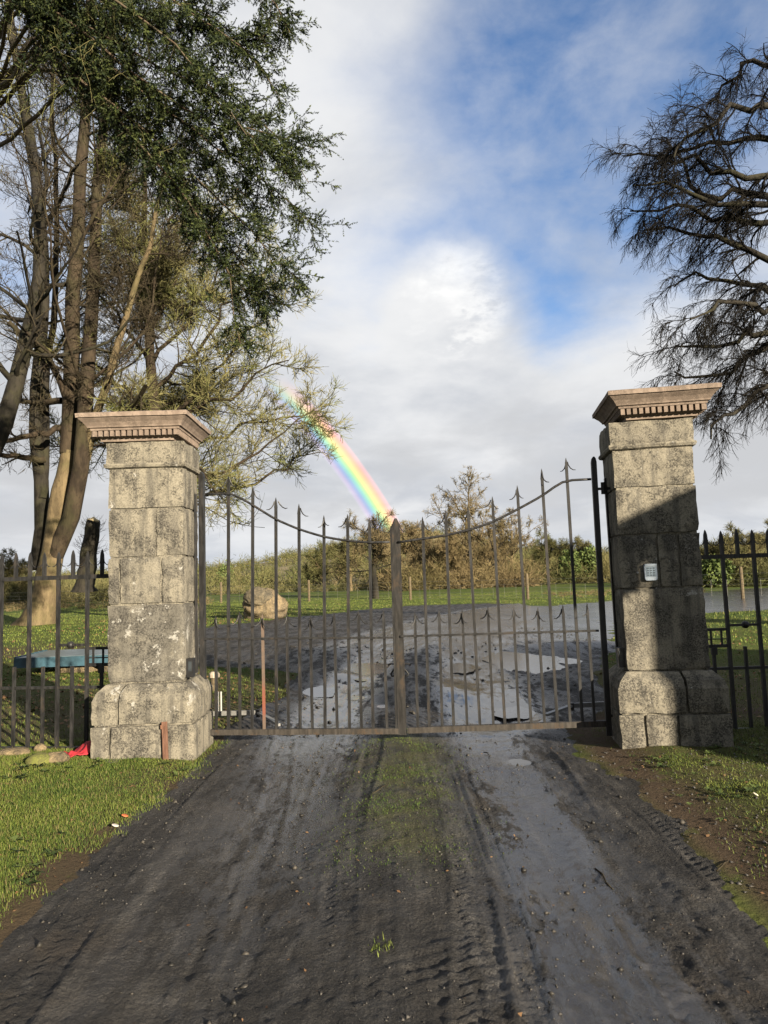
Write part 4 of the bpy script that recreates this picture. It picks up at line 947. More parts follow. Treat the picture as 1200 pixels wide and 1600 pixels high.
# --- spruce on the left, trunk at the frame edge
rng = np.random.default_rng(77)
base = np.array([-9.95, 17.0, 0]); r6 = tree_root('spruce_tree', base, 'dark green spruce with hanging boughs across the upper left')
P = resample(np.array([base + (0, 0, -.2), base + (0, 0, 4), base + (.05, 0, 9), base + (0, .05, 15), base + (0, 0, 21)]), 20); R = np.linspace(.50, .08, 20); R[0] = .78; R[1] = .58
V_, F_ = tubes((P - base)[None], R[None], 14); mk('trunk', V_, F_, BARKS, r6, True)
def tp(z): return P[np.argmin(np.abs(P[:, 2] - z))]
bough = [([(60, -170), (250, -110), (390, -40), (452, 60)], 12.6), ([(60, -90), (230, -30), (370, 60), (440, 120), (452, 165)], 13.0), ([(60, 0), (200, 118), (330, 200), (430, 215), (503, 248)], 12.8), ([(60, 30), (190, 110), (300, 190), (410, 270), (484, 345)], 13.6), ([(40, 60), (180, 150), (300, 260), (390, 350), (475, 425)], 13.2),
         ([(80, 80), (220, 200), (310, 320), (390, 420), (448, 488)], 13.9), ([(120, 120), (240, 250), (325, 360), (368, 440), (392, 545)], 13.4), ([(90, -40), (260, 40), (380, 150), (450, 205), (490, 290)], 14.4), ([(30, -20), (150, 20), (260, 30), (340, 60), (420, 100)], 14.2), ([(60, -250), (230, -190), (360, -120), (450, -20)], 13.2),
         ([(50, -60), (160, -20), (270, 60), (350, 150), (410, 240)], 12.4), ([(100, 60), (220, 140), (320, 230), (390, 300), (445, 330)], 14.6), ([(-60, -60), (60, 10), (150, 30), (230, 20)], 13), ([(60, 90), (180, 190), (270, 290), (350, 400), (420, 455)], 14.8), ([(60, -140), (200, -70), (320, 10), (400, 70), (455, 20)], 13.8), ([(80, 20), (190, 70), (300, 120), (380, 180), (440, 260)], 12.9)]
limbs = []
for pts, Yb in bough:
    Q = [atY(p[0], p[1], Yb + rng.uniform(-.15, .15)) for p in pts]; st = tp(Q[0][2] + .4)
    Q = resample(np.array([st] + Q), 18); Q[2:-1] += rng.normal(size=(15, 3)) * .025
    Q[2:] += np.cumsum(rng.normal(size=(16, 3)) * np.array([.05, .05, .06]), 0) * np.linspace(.3, .8, 16)[:, None]
    limbs.append((Q, np.linspace(.055, .007, 18)))
LP = np.array([l[0] for l in limbs]); LR = np.array([l[1] for l in limbs])
B1 = sprout(rng, LP, LR, 116, .40, 1.0, 58, 14, .085, 6, -.05, .09, .4, .006, .35, bias=(.08, 0, -.05), fall=.35)
B2 = sprout(rng, *B1, 13, .05, 1.0, 50, 12, .36, 3, -.03, .08, .55, .0032, .15, bias=(.05, 0, -.05), fall=.35)
build_levels(r6, [(LP, LR), B1], (7, 4), ('boughs', 'branches'), (BARKS, TWIGB))
# bare dead twigs hanging inside the crown
dl = sprout(rng, LP, LR, 14, .12, .7, 70, 18, .16, 8, -.10, .14, .3, .007, .5); dl2 = sprout(rng, *dl, 5, .2, 1, 45, 15, .4, 5, -.05, .18, .5, .004, .2)
build_levels(r6, [dl, dl2], (4, 2), ('dead_branches', 'dead_twigs'), (TWIGO, TWIGO))
def needles(rng, shoots, per, ln, wd):
    P, R = shoots; B, K, _ = P.shape; N = B * per
    b = np.repeat(np.arange(B), per); t = np.tile(np.linspace(.05, 1, per), B) + rng.normal(0, .02, N); t = np.clip(t, 0, .999)
    f = t * (K - 1); i = f.astype(int); fr = (f - i)[:, None]
    pos = P[b, i] * (1 - fr) + P[b, i + 1] * fr; tan = P[b, i + 1] - P[b, i]; tan /= np.linalg.norm(tan, axis=1, keepdims=True) + 1e-9
    v = rng.normal(size=(N, 3)); v -= tan * (v * tan).sum(1, keepdims=True); v /= np.linalg.norm(v, axis=1, keepdims=True)
    d = v * .78 + tan * .62; L = ln * rng.uniform(.75, 1.15, N)[:, None]
    s = np.cross(d, tan); s /= np.linalg.norm(s, axis=1, keepdims=True) + 1e-9
    V_ = np.stack([pos - s * wd, pos + s * wd, pos + d * L], 1).reshape(-1, 3)
    F_ = np.arange(N * 3).reshape(-1, 3)
    tone = np.repeat(np.repeat(rng.uniform(0, 1, B) ** 1.5, per), 3)
    return V_, F_, tone
sh_all = B2
V_, F_, tone = needles(rng, sh_all, 12, .041, .0135)
V1, F1, t1 = needles(rng, B1, 40, .042, .012)
o = mk('needles', np.concatenate([V_, V1]) - base, np.concatenate([F_, F1 + len(V_)]), NEEDLE, r6, False, {'var': np.concatenate([tone, t1])}); o['kind'] = 'stuff'

# --- generic open grown bare tree
def bare_tree(name, loc, H, spread, label, seed, mats, trunk_r, dens=1.0, fork=.3, group=None, cat_='tree', thin=.012):
    rng = np.random.default_rng(seed); loc = np.array(loc, float)
    root = tree_root(name, loc, label, cat_, group)
    K = 8; P = np.stack([rng.normal(0, .02 * H, K).cumsum() * .25, rng.normal(0, .02 * H, K).cumsum() * .25, np.linspace(-.02 * H, H * .62, K)], 1)[None]; R = np.linspace(trunk_r, trunk_r * .45, K)[None]
    V_, F_ = tubes(P[0][None], R, 9); mk('trunk', V_, F_, mats[0], root, True)
    l1 = sprout(rng, P, R, 15, fork, 1.0, 52, 16, 0, 8, .05, .16, .5, .05, .5, lfix=spread, fall=.25)
    l2 = sprout(rng, *l1, 9, .2, 1, 50, 15, .55, 6, .05, .2, .55, .03, .4)
    l3 = sprout(rng, *l2, int(9 * dens), .2, 1, 45, 15, .5, 5, .03, .22, .55, thin * 1.3, .3)
    l4 = sprout(rng, *l3, int(6 * dens), .1, 1, 42, 15, .6, 3, .02, .22, .6, thin, .35)
    for (P_, R_), s, nm, mt in ((l1, 6, 'limbs', mats[0]), (l2, 4, 'branches', mats[0]), (l3, 2, 'twigs', mats[1]), (l4, 2, 'crown', mats[1])):
        V_, F_ = tubes(P_, R_, s) if s > 2 else ribbons(P_, R_); mk(nm, V_, F_, mt, root, True)['kind'] = 'stuff'
    return root
def gz(x, y): return float(surf_z(x, y)[0])
def place(px, Y): 
    p = atY(px, 900, Y); return (p[0], p[1], gz(p[0], p[1]))
bare_tree('oak_tree', place(732, 88), 13.0, 7.6, 'round crowned bare oak above the thicket right of the gate post', 1, (BARK, TWIGK), .48, 1.2, .20, None, 'tree', .020)
bare_tree('field_tree', place(586, 57), 7.4, 3.6, 'small bare tree with a straight dark trunk left of the gate post', 2, (BARKD, TWIGK), .30, 1.0, .42, None, 'tree', .011)
bare_tree('thorn_tree', place(645, 84), 9.6, 4.0, 'pinkish brown bare tree directly behind the gate post', 3, (BARK, SCRUBR), .3, 1.2, .3, None, 'tree', .016)
bare_tree('thorn_tree', place(705, 76), 5.6, 3.2, 'pale twisted thorn below the oak crown', 4, (BARK, SCRUBR), .24, 1.2, .15, None, 'tree', .015)
bare_tree('oak_tree', place(800, 96), 11.5, 6.4, 'smaller bare oak right of the round crowned oak', 6, (BARK, TWIGK), .32, 1.1, .20, None, 'tree', .020)
bare_tree('ivy_tree', place(905, 84), 5.6, 2.6, 'ivy clad tree in the hedge left of the shaded pillar', 7, (BARKD, SCRUBM), .28, 1.0, .2, None, 'tree', .015)
bare_tree('hedge_tree', place(1135, 60), 5.0, 2.6, 'ivy clad hedge tree beyond the right railing', 8, (BARKD, SCRUBM), .25, 1.1, .15, None, 'tree', .014)
bare_tree('hedge_tree', place(548, 78), 6.2, 3.2, 'spreading thorn at the foot of the wooded hill', 9, (BARK, SCRUBM), .24, 1.1, .15, None, 'tree', .015)
bare_tree('hedge_tree', place(30, 74), 5.6, 3.0, 'low bushy tree on the skyline left of the leaning trunk', 10, (BARK, SCRUBM), .24, 1.2, .12, None, 'tree', .016)
bare_tree('hedge_tree', place(1180, 64), 5.0, 2.8, 'bare hedge tree at the right edge beyond the railing', 12, (BARK, SCRUBM), .24, 1.1, .12, None, 'tree', .014)
bare_tree('thorn_tree', place(672, 80), 7.4, 4.0, 'rounded bare thorn just right of the gate post', 21, (BARK, TWIGK), .24, 1.0, .15, None, 'tree', .015)
bare_tree('thorn_tree', place(775, 82), 7.0, 4.0, 'rounded bare thorn between the two oaks', 22, (BARKD, SCRUBR), .24, 1.0, .15, None, 'tree', .015)
bare_tree('hedge_tree', place(858, 86), 6.6, 3.6, 'rounded olive hedge tree right of the smaller oak', 23, (BARK, SCRUBG), .24, 1.0, .12, None, 'tree', .015)
bare_tree('hedge_tree', place(505, 96), 6.4, 3.8, 'olive hedge tree on the lower slope right of the boulder', 24, (BARK, SCRUBG), .24, 1.0, .12, None, 'tree', .017)
def ivy(px, Y, h, r, n_, label, seed):
    rng = np.random.default_rng(seed); p = np.array(place(px, Y)); root = tree_root('ivy_bush', p, label, 'bush', 'ivy bushes in the hedge')
    c = rng.normal(size=(n_, 3)); c /= np.linalg.norm(c, axis=1, keepdims=True); c *= rng.uniform(.55, 1.0, (n_, 1)); c = c * np.array([r, r, h / 2]) * (1 + .3 * fbm(c[:, 0] * 3 + c[:, 2] * 2, c[:, 1] * 3, 2, seed))[:, None] + np.array([0, 0, h / 2])
    a = rng.normal(size=(n_, 3)); a /= np.linalg.norm(a, axis=1, keepdims=True); b_ = np.cross(a, rng.normal(size=(n_, 3))); b_ /= np.linalg.norm(b_, axis=1, keepdims=True); s = rng.uniform(.08, .17, (n_, 1))
    V_ = np.stack([c - a * s, c + b_ * s, c + a * s, c - b_ * s], 1).reshape(-1, 3); mk('foliage', V_, np.arange(n_ * 4).reshape(-1, 4), IVY, root, False, {'var': np.repeat(rng.uniform(0, 1, n_), 4)})['kind'] = 'stuff'
    st = sprout(rng, np.array([[[0, 0, -.1], [0, 0, h * .4], [0, 0, h * .8]]]), np.full((1, 3), .12), 10, .1, 1, 40, 15, .5, 4, .05, .1, .5, .03, .3); V_, F_ = tubes(*st, 4); mk('stems', V_, F_, BARKD, root, True)['kind'] = 'stuff'
ivy(892, 82, 3.8, 1.5, 2600, 'dark evergreen ivy bush in the hedge left of the shaded pillar', 1)
ivy(922, 82, 4.2, 1.2, 2200, 'taller ivy bush beside the gate stile in the far hedge', 2)
ivy(1118, 58, 2.6, 1.3, 2200, 'evergreen bush between pillar and right railing spikes', 3)
ivy(352, 130, 5.0, 1.5, 900, 'tiny dark conifer on the hill skyline above the boulder', 5)

# added dark evergreens, unseen behind the viewer, block open sky from the shaded faces
def sky_blocker(loc, h, r, n_, label, seed):
    rng = np.random.default_rng(seed); loc = np.array(loc, float); root = tree_root('sky_blocker_tree', loc, label, 'tree', 'added sky blocking evergreens behind the viewer')
    V_, F_ = tubes(np.array([[[0, 0, -.1], [0, 0, h * .3], [.1, 0, h * .7]]]), np.array([[.4, .3, .12]]), 8); mk('trunk', V_, F_, BARKS, root, True)
    c = rng.normal(size=(n_, 3)); c /= np.linalg.norm(c, axis=1, keepdims=True); c *= rng.uniform(.6, 1.0, (n_, 1)); c = c * np.array([r, r, h * .5]) * (1 + .35 * fbm(c[:, 0] * 2.5 + c[:, 2] * 2, c[:, 1] * 2.5, 3, seed))[:, None] + np.array([0, 0, h * .52])
    a = rng.normal(size=(n_, 3)); a /= np.linalg.norm(a, axis=1, keepdims=True); b_ = np.cross(a, rng.normal(size=(n_, 3))); b_ /= np.linalg.norm(b_, axis=1, keepdims=True); s_ = rng.uniform(.15, .32, (n_, 1))
    V_ = np.stack([c - a * s_, c + b_ * s_ * .6, c + a * s_, c - b_ * s_ * .6], 1).reshape(-1, 3); o = mk('crown', V_, np.arange(n_ * 4).reshape(-1, 4), IVY, root, False, {'var': np.repeat(rng.uniform(0, .6, n_), 4)}); o['kind'] = 'stuff'
for k, (x_, y_, h_) in enumerate(((-13, -2.5, 15), (-11, -7, 16), (-7.5, -9.5, 17), (-3.5, -10.5, 18), (0.2, -11.5, 18))):
    sky_blocker((x_, y_, 0), h_, 2.9, 3200, ['added sky blocking evergreen farthest left behind the viewer', 'added sky blocking evergreen second from the left behind the viewer', 'added sky blocking evergreen in the middle of the row behind the viewer', 'added sky blocking evergreen second from the lodge behind the viewer', 'added sky blocking evergreen nearest the lodge behind the viewer'][k], 60 + k)

# ------------------------------------------------------------------ hill, scrub and thicket
prof_px = [(-300, 905), (0, 902), (170, 898), (330, 889), (400, 878), (480, 864), (540, 852), (600, 836), (660, 832), (740, 840), (820, 858), (900, 866), (1000, 862), (1200, 852), (1500, 846)]
HY = 260.0
hx = np.array([atY(p[0], p[1], HY)[0] for p in prof_px]); hz = np.array([atY(p[0], p[1], HY)[2] for p in prof_px])
def hill_z(x, y):
    xs_ = x * HY / np.maximum(y, 60)
    top = np.interp(xs_, hx, hz)
    return np.maximum(0, top - 1.5) * sst(y, 95, HY) * (y / HY) ** .3 * 1.0
hxs = np.linspace(-320, 320, 130); hys = np.linspace(96, 420, 60); A, B_ = np.meshgrid(hxs, hys)
Zh = hill_z(A, B_) + 0.49 + 0.004 * np.clip(B_ - 90, 0, 200) * sst(B_, 90, 160) - 0.35 + 1.2 * fbm(A * .05, B_ * .05, 3, 4) * sst(B_, 110, 200)
i = np.arange(A.size).reshape(A.shape); F_ = np.stack([i[:-1, :-1], i[:-1, 1:], i[1:, 1:], i[1:, :-1]], -1).reshape(-1, 4)
HILLM, n, b = material('hill_ground'); co = objco(n)
n.put(b.inputs['Base Color'], n.mix(n.ss(n.noise(co, .12, 6, .7), .35, .65), (.09, .08, .034), (.16, .12, .06))); b.inputs['Roughness'].default_value = 1
o = mk('hill', np.stack([A, B_, Zh], -1).reshape(-1, 3), F_, HILLM, None, True); tag(o, kind='structure')
def scrub(name, rng, xy, z, hmin, hmax, per, wd, mat, label, cat_):
    N = len(xy); b_ = np.repeat(np.arange(N), per); M = N * per
    H_ = rng.uniform(hmin, hmax, N)[b_]
    d = rng.normal(size=(M, 3)); d[:, 2] = np.abs(d[:, 2]) * .9 + .15; d /= np.linalg.norm(d, axis=1, keepdims=True)
    s0 = rng.uniform(.05, .75, M); base_ = np.stack([xy[b_, 0], xy[b_, 1], z[b_]], 1) + d * (H_ * s0)[:, None] * np.array([.8, .8, 1.0])
    d2 = d + rng.normal(size=(M, 3)) * .75; d2 /= np.linalg.norm(d2, axis=1, keepdims=True)
    tip_ = base_ + d2 * (H_ * rng.uniform(.15, .45, M))[:, None]; s = np.cross(d2, rng.normal(size=(M, 3))); s /= np.linalg.norm(s, axis=1, keepdims=True); s *= wd
    V_ = np.stack([base_ - s, base_ + s, tip_], 1).reshape(-1, 3); F_ = np.arange(M * 3).reshape(-1, 3)
    o = mk(name, V_, F_, mat); tag(o, label, cat_, None, 'stuff'); return o
rng = np.random.default_rng(8)
for nm, n_, h0, h1, per, mt, lab in (('hillside_scrub', 1500, 1.6, 4.0, 36, SCRUBM, 'pale brown scrub woodland covering the far hill'), ('hillside_scrub', 520, 2.8, 6.0, 60, SCRUBG, 'darker olive trees standing through the scrub on the far hill')):
    x = rng.uniform(-150, 130, n_); y = 105 + rng.uniform(0, 1, n_) ** 1.2 * 190; xy = np.stack([x * y / 220, y], 1)
    z = hill_z(xy[:, 0], xy[:, 1]) + .3 + 0.004 * np.clip(xy[:, 1] - 90, 0, 200) * sst(xy[:, 1], 90, 160)
    scrub(nm, rng, xy, z, h0, h1, int(per * 1.5), .07, mt, lab, 'woodland')
def band(n_, p0, p1, Y0, Y1):
    px = rng.uniform(p0, p1, n_); Yv = rng.uniform(Y0, Y1, n_); q = np.array([atY(a_, 900, b_)[:2] for a_, b_ in zip(px, Yv)]); return q
for nm, n_, p0, p1, Y0, Y1, h0, h1, mt, lab in (('thicket', 260, 600, 830, 74, 92, 1.6, 4.6, SCRUBR, 'russet thicket of bare bushes under the oak'), ('thicket', 170, 800, 960, 80, 96, 2.6, 5.2, SCRUBM, 'olive hedge of bare bushes left of the shaded pillar'), ('thicket', 200, 1080, 1260, 58, 72, 1.8, 3.8, SCRUBM, 'overgrown hedge beyond the right railing'), ('thicket', 200, 330, 610, 80, 100, .6, 1.5, SCRUBM, 'low scrub at the foot of the wooded hill'), ('thicket', 260, -60, 260, 70, 90, 1.6, 3.8, SCRUBM, 'pale hedge on the skyline beyond the left railing')):
    q = band(n_, p0, p1, Y0, Y1); scrub(nm, rng, q, surf_z(q[:, 0], q[:, 1]) - .05, h0, h1, 125, .026, mt, lab, 'hedge')
q = band(240, -60, 330, 54, 64); scrub('dry_grass', rng, q, surf_z(q[:, 0], q[:, 1]), .4, .9, 40, .016, SCRUBR, 'orange brown dead bracken along the far left field edge', 'bracken')
q = band(110, 850, 1100, 47, 56); scrub('dry_grass', rng, q, surf_z(q[:, 0], q[:, 1]), .2, .45, 40, .014, SCRUBR, 'brown leaf litter and dead stems along the track verge', 'leaf litter')

# ------------------------------------------------------------------ stock fence across the field
fp = [(-120, 62), (60, 61), (200, 60), (345, 58), (482, 56), (640, 52), (823, 46.5), (936, 44), (1158, 38), (1330, 36)]
p0 = np.array(place(*fp[0])); sf = empty('stock_fence', p0, 0, 'wooden post and wire stock fence crossing the far field', 'fence')
tops = []
for (px, Yv) in fp:
    p = np.array(place(px, Yv)) - p0; tops.append(p)
    MB().tube([p + np.array([0, 0, -.1]), p + np.array([.01, 0, .8]), p + np.array([.0, 0, 1.62]), p + np.array([0, 0, 1.66])], [.095, .095, .09, .07], 8).build('post', WOODP, sf)
mb = MB()
for a_, b_ in zip(tops[:-1], tops[1:]):
    for h in (.12, .3, .5, .75, 1.0, 1.3): mb.tube([a_ + np.array([0, -.15, h]), (a_ + b_) / 2 + np.array([0, -.15, h - .02]), b_ + np.array([0, -.15, h])], .006, 3)
    nn_ = int(np.linalg.norm(b_ - a_) / .8)
    for k in range(1, nn_): 
        q_ = a_ + (b_ - a_) * k / nn_; mb.tube([q_ + np.array([0, -.15, .1]), q_ + np.array([0, -.15, 1.0])], .005, 3)
mb.build('wire_netting', WIRE, sf)

# ------------------------------------------------------------------ grass
def blades(name, rng, xy, h, wd, mat, label, tone=(0, 1), lean=.5, cat_='grass', single=False):
    N = len(xy); z = surf_z(xy[:, 0], xy[:, 1]) - .004
    base_ = np.stack([xy[:, 0], xy[:, 1], z], 1); h = np.broadcast_to(h, N) * rng.uniform(.5, 1.25, N)
    az = rng.uniform(0, 2 * np.pi, N); sx = np.stack([np.cos(az), np.sin(az), np.zeros(N)], 1) * (wd * rng.uniform(.7, 1.3, N))[:, None]
    ld = np.stack([-np.sin(az), np.cos(az), np.zeros(N)], 1) * (lean * rng.uniform(-.2, 1.3, N) * h)[:, None]
    m = base_ + ld * .35 + np.array([0, 0, 1.0]) * (h * .6)[:, None]; t = base_ + ld + np.array([0, 0, 1.0]) * (h * rng.uniform(.7, 1.0, N))[:, None]
    if single:
        V_ = np.stack([base_ - sx, base_ + sx, t], 1).reshape(-1, 3); F_ = np.arange(N * 3).reshape(-1, 3)
    else:
        V_ = np.stack([base_ - sx, base_ + sx, m + sx * .7, m - sx * .7, t], 1).reshape(-1, 3); k = np.arange(N)[:, None] * 5; F_ = np.concatenate([k + np.array([[0, 1, 2]]), k + np.array([[0, 2, 3]]), k + np.array([[3, 2, 4]])])
    tn = np.repeat(np.clip(rng.uniform(*tone, N) + .35 * fbm(xy[:, 0] * 2, xy[:, 1] * 2, 3, 90), 0, 1), 3 if single else 5)
    o = mk(name, V_, F_, mat, None, True, {'var': tn}); tag(o, label, cat_, None, 'stuff'); return o
def scatter(rng, n_, x0, x1, y0, y1, keep):
    x = rng.uniform(x0, x1, n_); y = rng.uniform(y0, y1, n_); k = keep(x, y) > rng.uniform(0, 1, n_); return np.stack([x[k], y[k]], 1)
rng = np.random.default_rng(19)
def out_l(x, y): return sst(drive_edges(y)[0] - x + .22 * fbm(x * 2.2, y * 2.2, 4, 5) + .10 * fbm(x * 6, y * 6, 3, 6), -.10, .22) * (.45 + .55 * sst(fbm(x * 1.4, y * 1.4, 3, 55), -.4, .2)) * ~((np.abs(x + 2.21) < .47) & (np.abs(y - 6.89) < .40))
xy = scatter(rng, 260000, -4.3, -1.4, 2.6, 7.3, out_l); blades('verge_grass', rng, xy, .027, .0022, GRASS, 'lush sunlit grass verge left of the driveway', (-.15, 1.0), 1.0, single=True)
xy = scatter(rng, 13000, -4.3, -1.4, 2.6, 7.3, out_l); blades('verge_grass', rng, xy, .042, .0020, GRASSDRY, 'longer straw coloured blades in the left verge', (0, .8), 1.2)
def out_r(x, y): return sst(x - drive_edges(y)[1] - .10 + .3 * fbm(x * 2.0, y * 2.0, 4, 15), 0, .5) * (.25 + .75 * sst(fbm(x * 2.6, y * 2.6, 4, 65), -.35, .15)) * ~((np.abs(x - 2.445) < .47) & (np.abs(y - 6.615) < .42))
xy = scatter(rng, 110000, 1.5, 4.8, 2.4, 7.4, out_r); blades('verge_grass', rng, xy, .026, .0024, GRASS, 'patchy thin grass on the brown bank right of the driveway', (-.1, .9), 1.1, single=True)
xy = scatter(rng, 60000, -.7, .8, 3.3, 7.7, lambda x, y: .9 * strip(x, y) * (.12 + .88 * sst(fbm(x * 3, y * 2.4, 4, 44), -.12, .30))); blades('crown_grass', rng, xy, .017, .0022, GRASS, 'low muddy grass along the middle of the driveway', (-.2, .55), 1.2, single=True)
xy = scatter(rng, 300, -.16, .02, 3.05, 3.22, lambda x, y: np.exp(-((x + .07) ** 2 + (y - 3.14) ** 2) / .0016)); blades('crown_grass', rng, xy, .030, .0014, GRASS, 'single pale grass tuft in the tyre marks near the viewer', (.2, .8), 1.2)
def notmud(x, y): return 1 - mudmask(x, y)
xy = scatter(rng, 90000, -9, 8, 7.4, 15, lambda x, y: notmud(x, y) * sst(fbm(x * .9, y * .9, 3, 68), -.35, .2) * ~((np.abs(x + 2.21) < .47) & (np.abs(y - 6.89) < .40)) * ~((np.abs(x - 2.445) < .47) & (np.abs(y - 6.615) < .42)))
blades('field_grass', rng, xy, .042, .0034, GRASS, 'short worn grass just behind the gate', (0, .9), .8, single=True)
xy = scatter(rng, 110000, -26, 20, 15, 62, lambda x, y: notmud(x, y) * (np.abs(x) < 6 + y * .55)); blades('field_grass', rng, xy, .07, .010, GRASS, 'sunlit meadow grass across the far field', (.1, 1), .6, single=True)
xy = scatter(rng, 9000, -26, 20, 20, 60, lambda x, y: notmud(x, y) * sst(fbm(x * .3, y * .3, 3, 12), -.1, .35)); blades('field_grass', rng, xy, .12, .012, GRASSDRY, 'pale dry tussocks dotted over the far field', (0, 1), .6, single=True)
# fallen leaves, twigs and clods
def litter(n_, x0, x1, y0, y1, keep, size, lab):
    xy = scatter(rng, n_, x0, x1, y0, y1, keep); N = len(xy); z = surf_z(xy[:, 0], xy[:, 1]) + size * .35
    a = rng.normal(size=(N, 3)); a[:, 2] *= .35; a /= np.linalg.norm(a, axis=1, keepdims=True); b_ = np.cross(a, [0, 0, 1.0]) + rng.normal(size=(N, 3)) * .2; b_ /= np.linalg.norm(b_, axis=1, keepdims=True)
    s = size * rng.uniform(.5, 1.2, (N, 1)); c = np.column_stack([xy, z])
    V_ = np.stack([c - a * s, c - a * s * .2 + b_ * s * .6, c + a * s, c - a * s * .2 - b_ * s * .6 + np.array([0, 0, .2]) * s], 1).reshape(-1, 3)
    o = mk('fallen_leaves', V_, np.arange(N * 4).reshape(-1, 4), LITTER, None, False, {'var': np.repeat(rng.uniform(0, 1, N), 4)}); tag(o, lab, 'leaves', None, 'stuff')
litter(5200, -11, 1, 8, 16, lambda x, y: notmud(x, y) * .9, .035, 'brown leaves scattered on the grass behind the left railing')
litter(2400, 2.3, 9, 7.2, 22, lambda x, y: notmud(x, y), .035, 'brown leaves scattered behind the right railing')
litter(4000, -20, -3, 17, 36, lambda x, y: notmud(x, y) * sst(fbm(x * .4, y * .4, 3, 14), -.2, .3), .06, 'orange brown leaves under the many stemmed tree')
litter(260, -1.7, 1.7, 2.5, 7.3, lambda x, y: mudmask(x, y) * .6, .011, 'tiny pale leaf scraps trodden into the driveway')
litter(700, -4.2, -1.6, 2.8, 6.4, lambda x, y: notmud(x, y) * .7, .016, 'dead leaves lying in the left grass verge')
litter(700, 1.7, 4.4, 2.6, 6.4, lambda x, y: notmud(x, y) * .7, .016, 'dead leaves lying on the right bank')
def weeds(n_, x0, x1, y0, y1, keep, lab):
    xy = scatter(rng, n_, x0, x1, y0, y1, keep); Vs = []; tn = []
    for (x_, y_), z_ in zip(xy, surf_z(xy[:, 0], xy[:, 1])):
        k = int(rng.integers(6, 11)); L_ = rng.uniform(.025, .06); t_ = rng.uniform(0, .7)
        for q in range(k):
            a_ = q * 6.283 / k + rng.uniform(-.3, .3); l_ = L_ * rng.uniform(.7, 1.2); d_ = np.array([math.cos(a_), math.sin(a_), 0]); n2 = np.array([-d_[1], d_[0], 0]); c_ = np.array([x_, y_, z_ + .008]); up_ = np.array([0, 0, 1.0]) * rng.uniform(.15, .6) * l_
            Vs += [c_, c_ + d_ * l_ * .55 + n2 * l_ * .2 + up_, c_ + d_ * l_ + up_ * .6, c_ + d_ * l_ * .55 - n2 * l_ * .2 + up_]; tn += [t_] * 4
    o = mk('verge_weeds', np.array(Vs), np.arange(len(Vs)).reshape(-1, 4), IVY, None, False, {'var': tn}); tag(o, lab, 'weeds', None, 'stuff')
weeds(420, -4.0, -1.6, 2.8, 6.4, lambda x, y: notmud(x, y) * sst(fbm(x * 1.8, y * 1.8, 3, 131), -.2, .3), 'low broad leaved weeds among the left verge grass')
weeds(420, 1.8, 4.2, 2.6, 6.4, lambda x, y: notmud(x, y) * sst(fbm(x * 1.8, y * 1.8, 3, 132), -.2, .3), 'low broad leaved weeds on the right bank')
def pebbles(n_, x0, x1, y0, y1, keep, smin, smax, mat, lab, cat_):
    xy = scatter(rng, n_, x0, x1, y0, y1, keep); N = len(xy); z = surf_z(xy[:, 0], xy[:, 1]); sz = smin + (smax - smin) * rng.uniform(0, 1, N) ** 3
    o8 = np.array([[1, 0, 0], [0, 1, 0], [-1, 0, 0], [0, -1, 0], [0, 0, .7], [0, 0, -.5]], float)
    V_ = o8[None] * sz[:, None, None] * rng.uniform(.6, 1.3, (N, 6, 1)) + rng.normal(size=(N, 6, 3)) * .15 * sz[:, None, None]
    az = rng.uniform(0, 6.28, N); c_, s_ = np.cos(az)[:, None], np.sin(az)[:, None]; X = V_[..., 0] * c_ - V_[..., 1] * s_; Yr = V_[..., 0] * s_ + V_[..., 1] * c_
    V_ = np.stack([X + xy[:, :1], Yr + xy[:, 1:], V_[..., 2] + z[:, None] + .1 * sz[:, None]], -1).reshape(-1, 3)
    f8 = np.array([[0, 1, 4], [1, 2, 4], [2, 3, 4], [3, 0, 4], [1, 0, 5], [2, 1, 5], [3, 2, 5], [0, 3, 5]]); F_ = (np.arange(N)[:, None, None] * 6 + f8[None]).reshape(-1, 3)
    o = mk('gravel', V_, F_, mat, None, False, {'var': np.repeat(rng.uniform(0, 1, N), 6)}); tag(o, lab, cat_, None, 'stuff')
GRAV = mat_leaf('muddy_grit', (.018, .017, .016), (.075, .07, .065), rough=.5)
pebbles(5000, -1.8, 1.8, 2.4, 7.4, lambda x, y: mudmask(x, y) * sst(fbm(x * 1.5, y * 1.5, 3, 95), -.4, .3), .0025, .009, GRAV, 'grit and small stones pressed into the muddy driveway', 'gravel')
CLOD = mat_leaf('mud_clods', (.018, .017, .015), (.05, .045, .038), rough=.55)
pebbles(1800, -1.9, 2.0, 2.4, 7.4, lambda x, y: mudmask(x, y) * (.15 + .85 * (np.exp(-((x - .62) / .06) ** 2) + np.exp(-((x + .6) / .08) ** 2) + np.exp(-((x - 1.75) / .1) ** 2) + np.exp(-((x + 1.6) / .15) ** 2))), .005, .022, CLOD, 'dark clods thrown up beside the tyre tracks', 'mud')
pebbles(2500, 1.6, 4.5, 2.4, 6.6, lambda x, y: 1 - mudmask(x, y), .004, .016, GRAV, 'scattered small stones on the brown right bank', 'gravel')
pebbles(2600, -3, 5, 7.5, 22, lambda x, y: mudmask(x, y) * sst(fbm(x * .9, y * .6, 3, 31), -.1, .4), .008, .04, CLOD, 'churned dark clods behind the gate', 'mud')
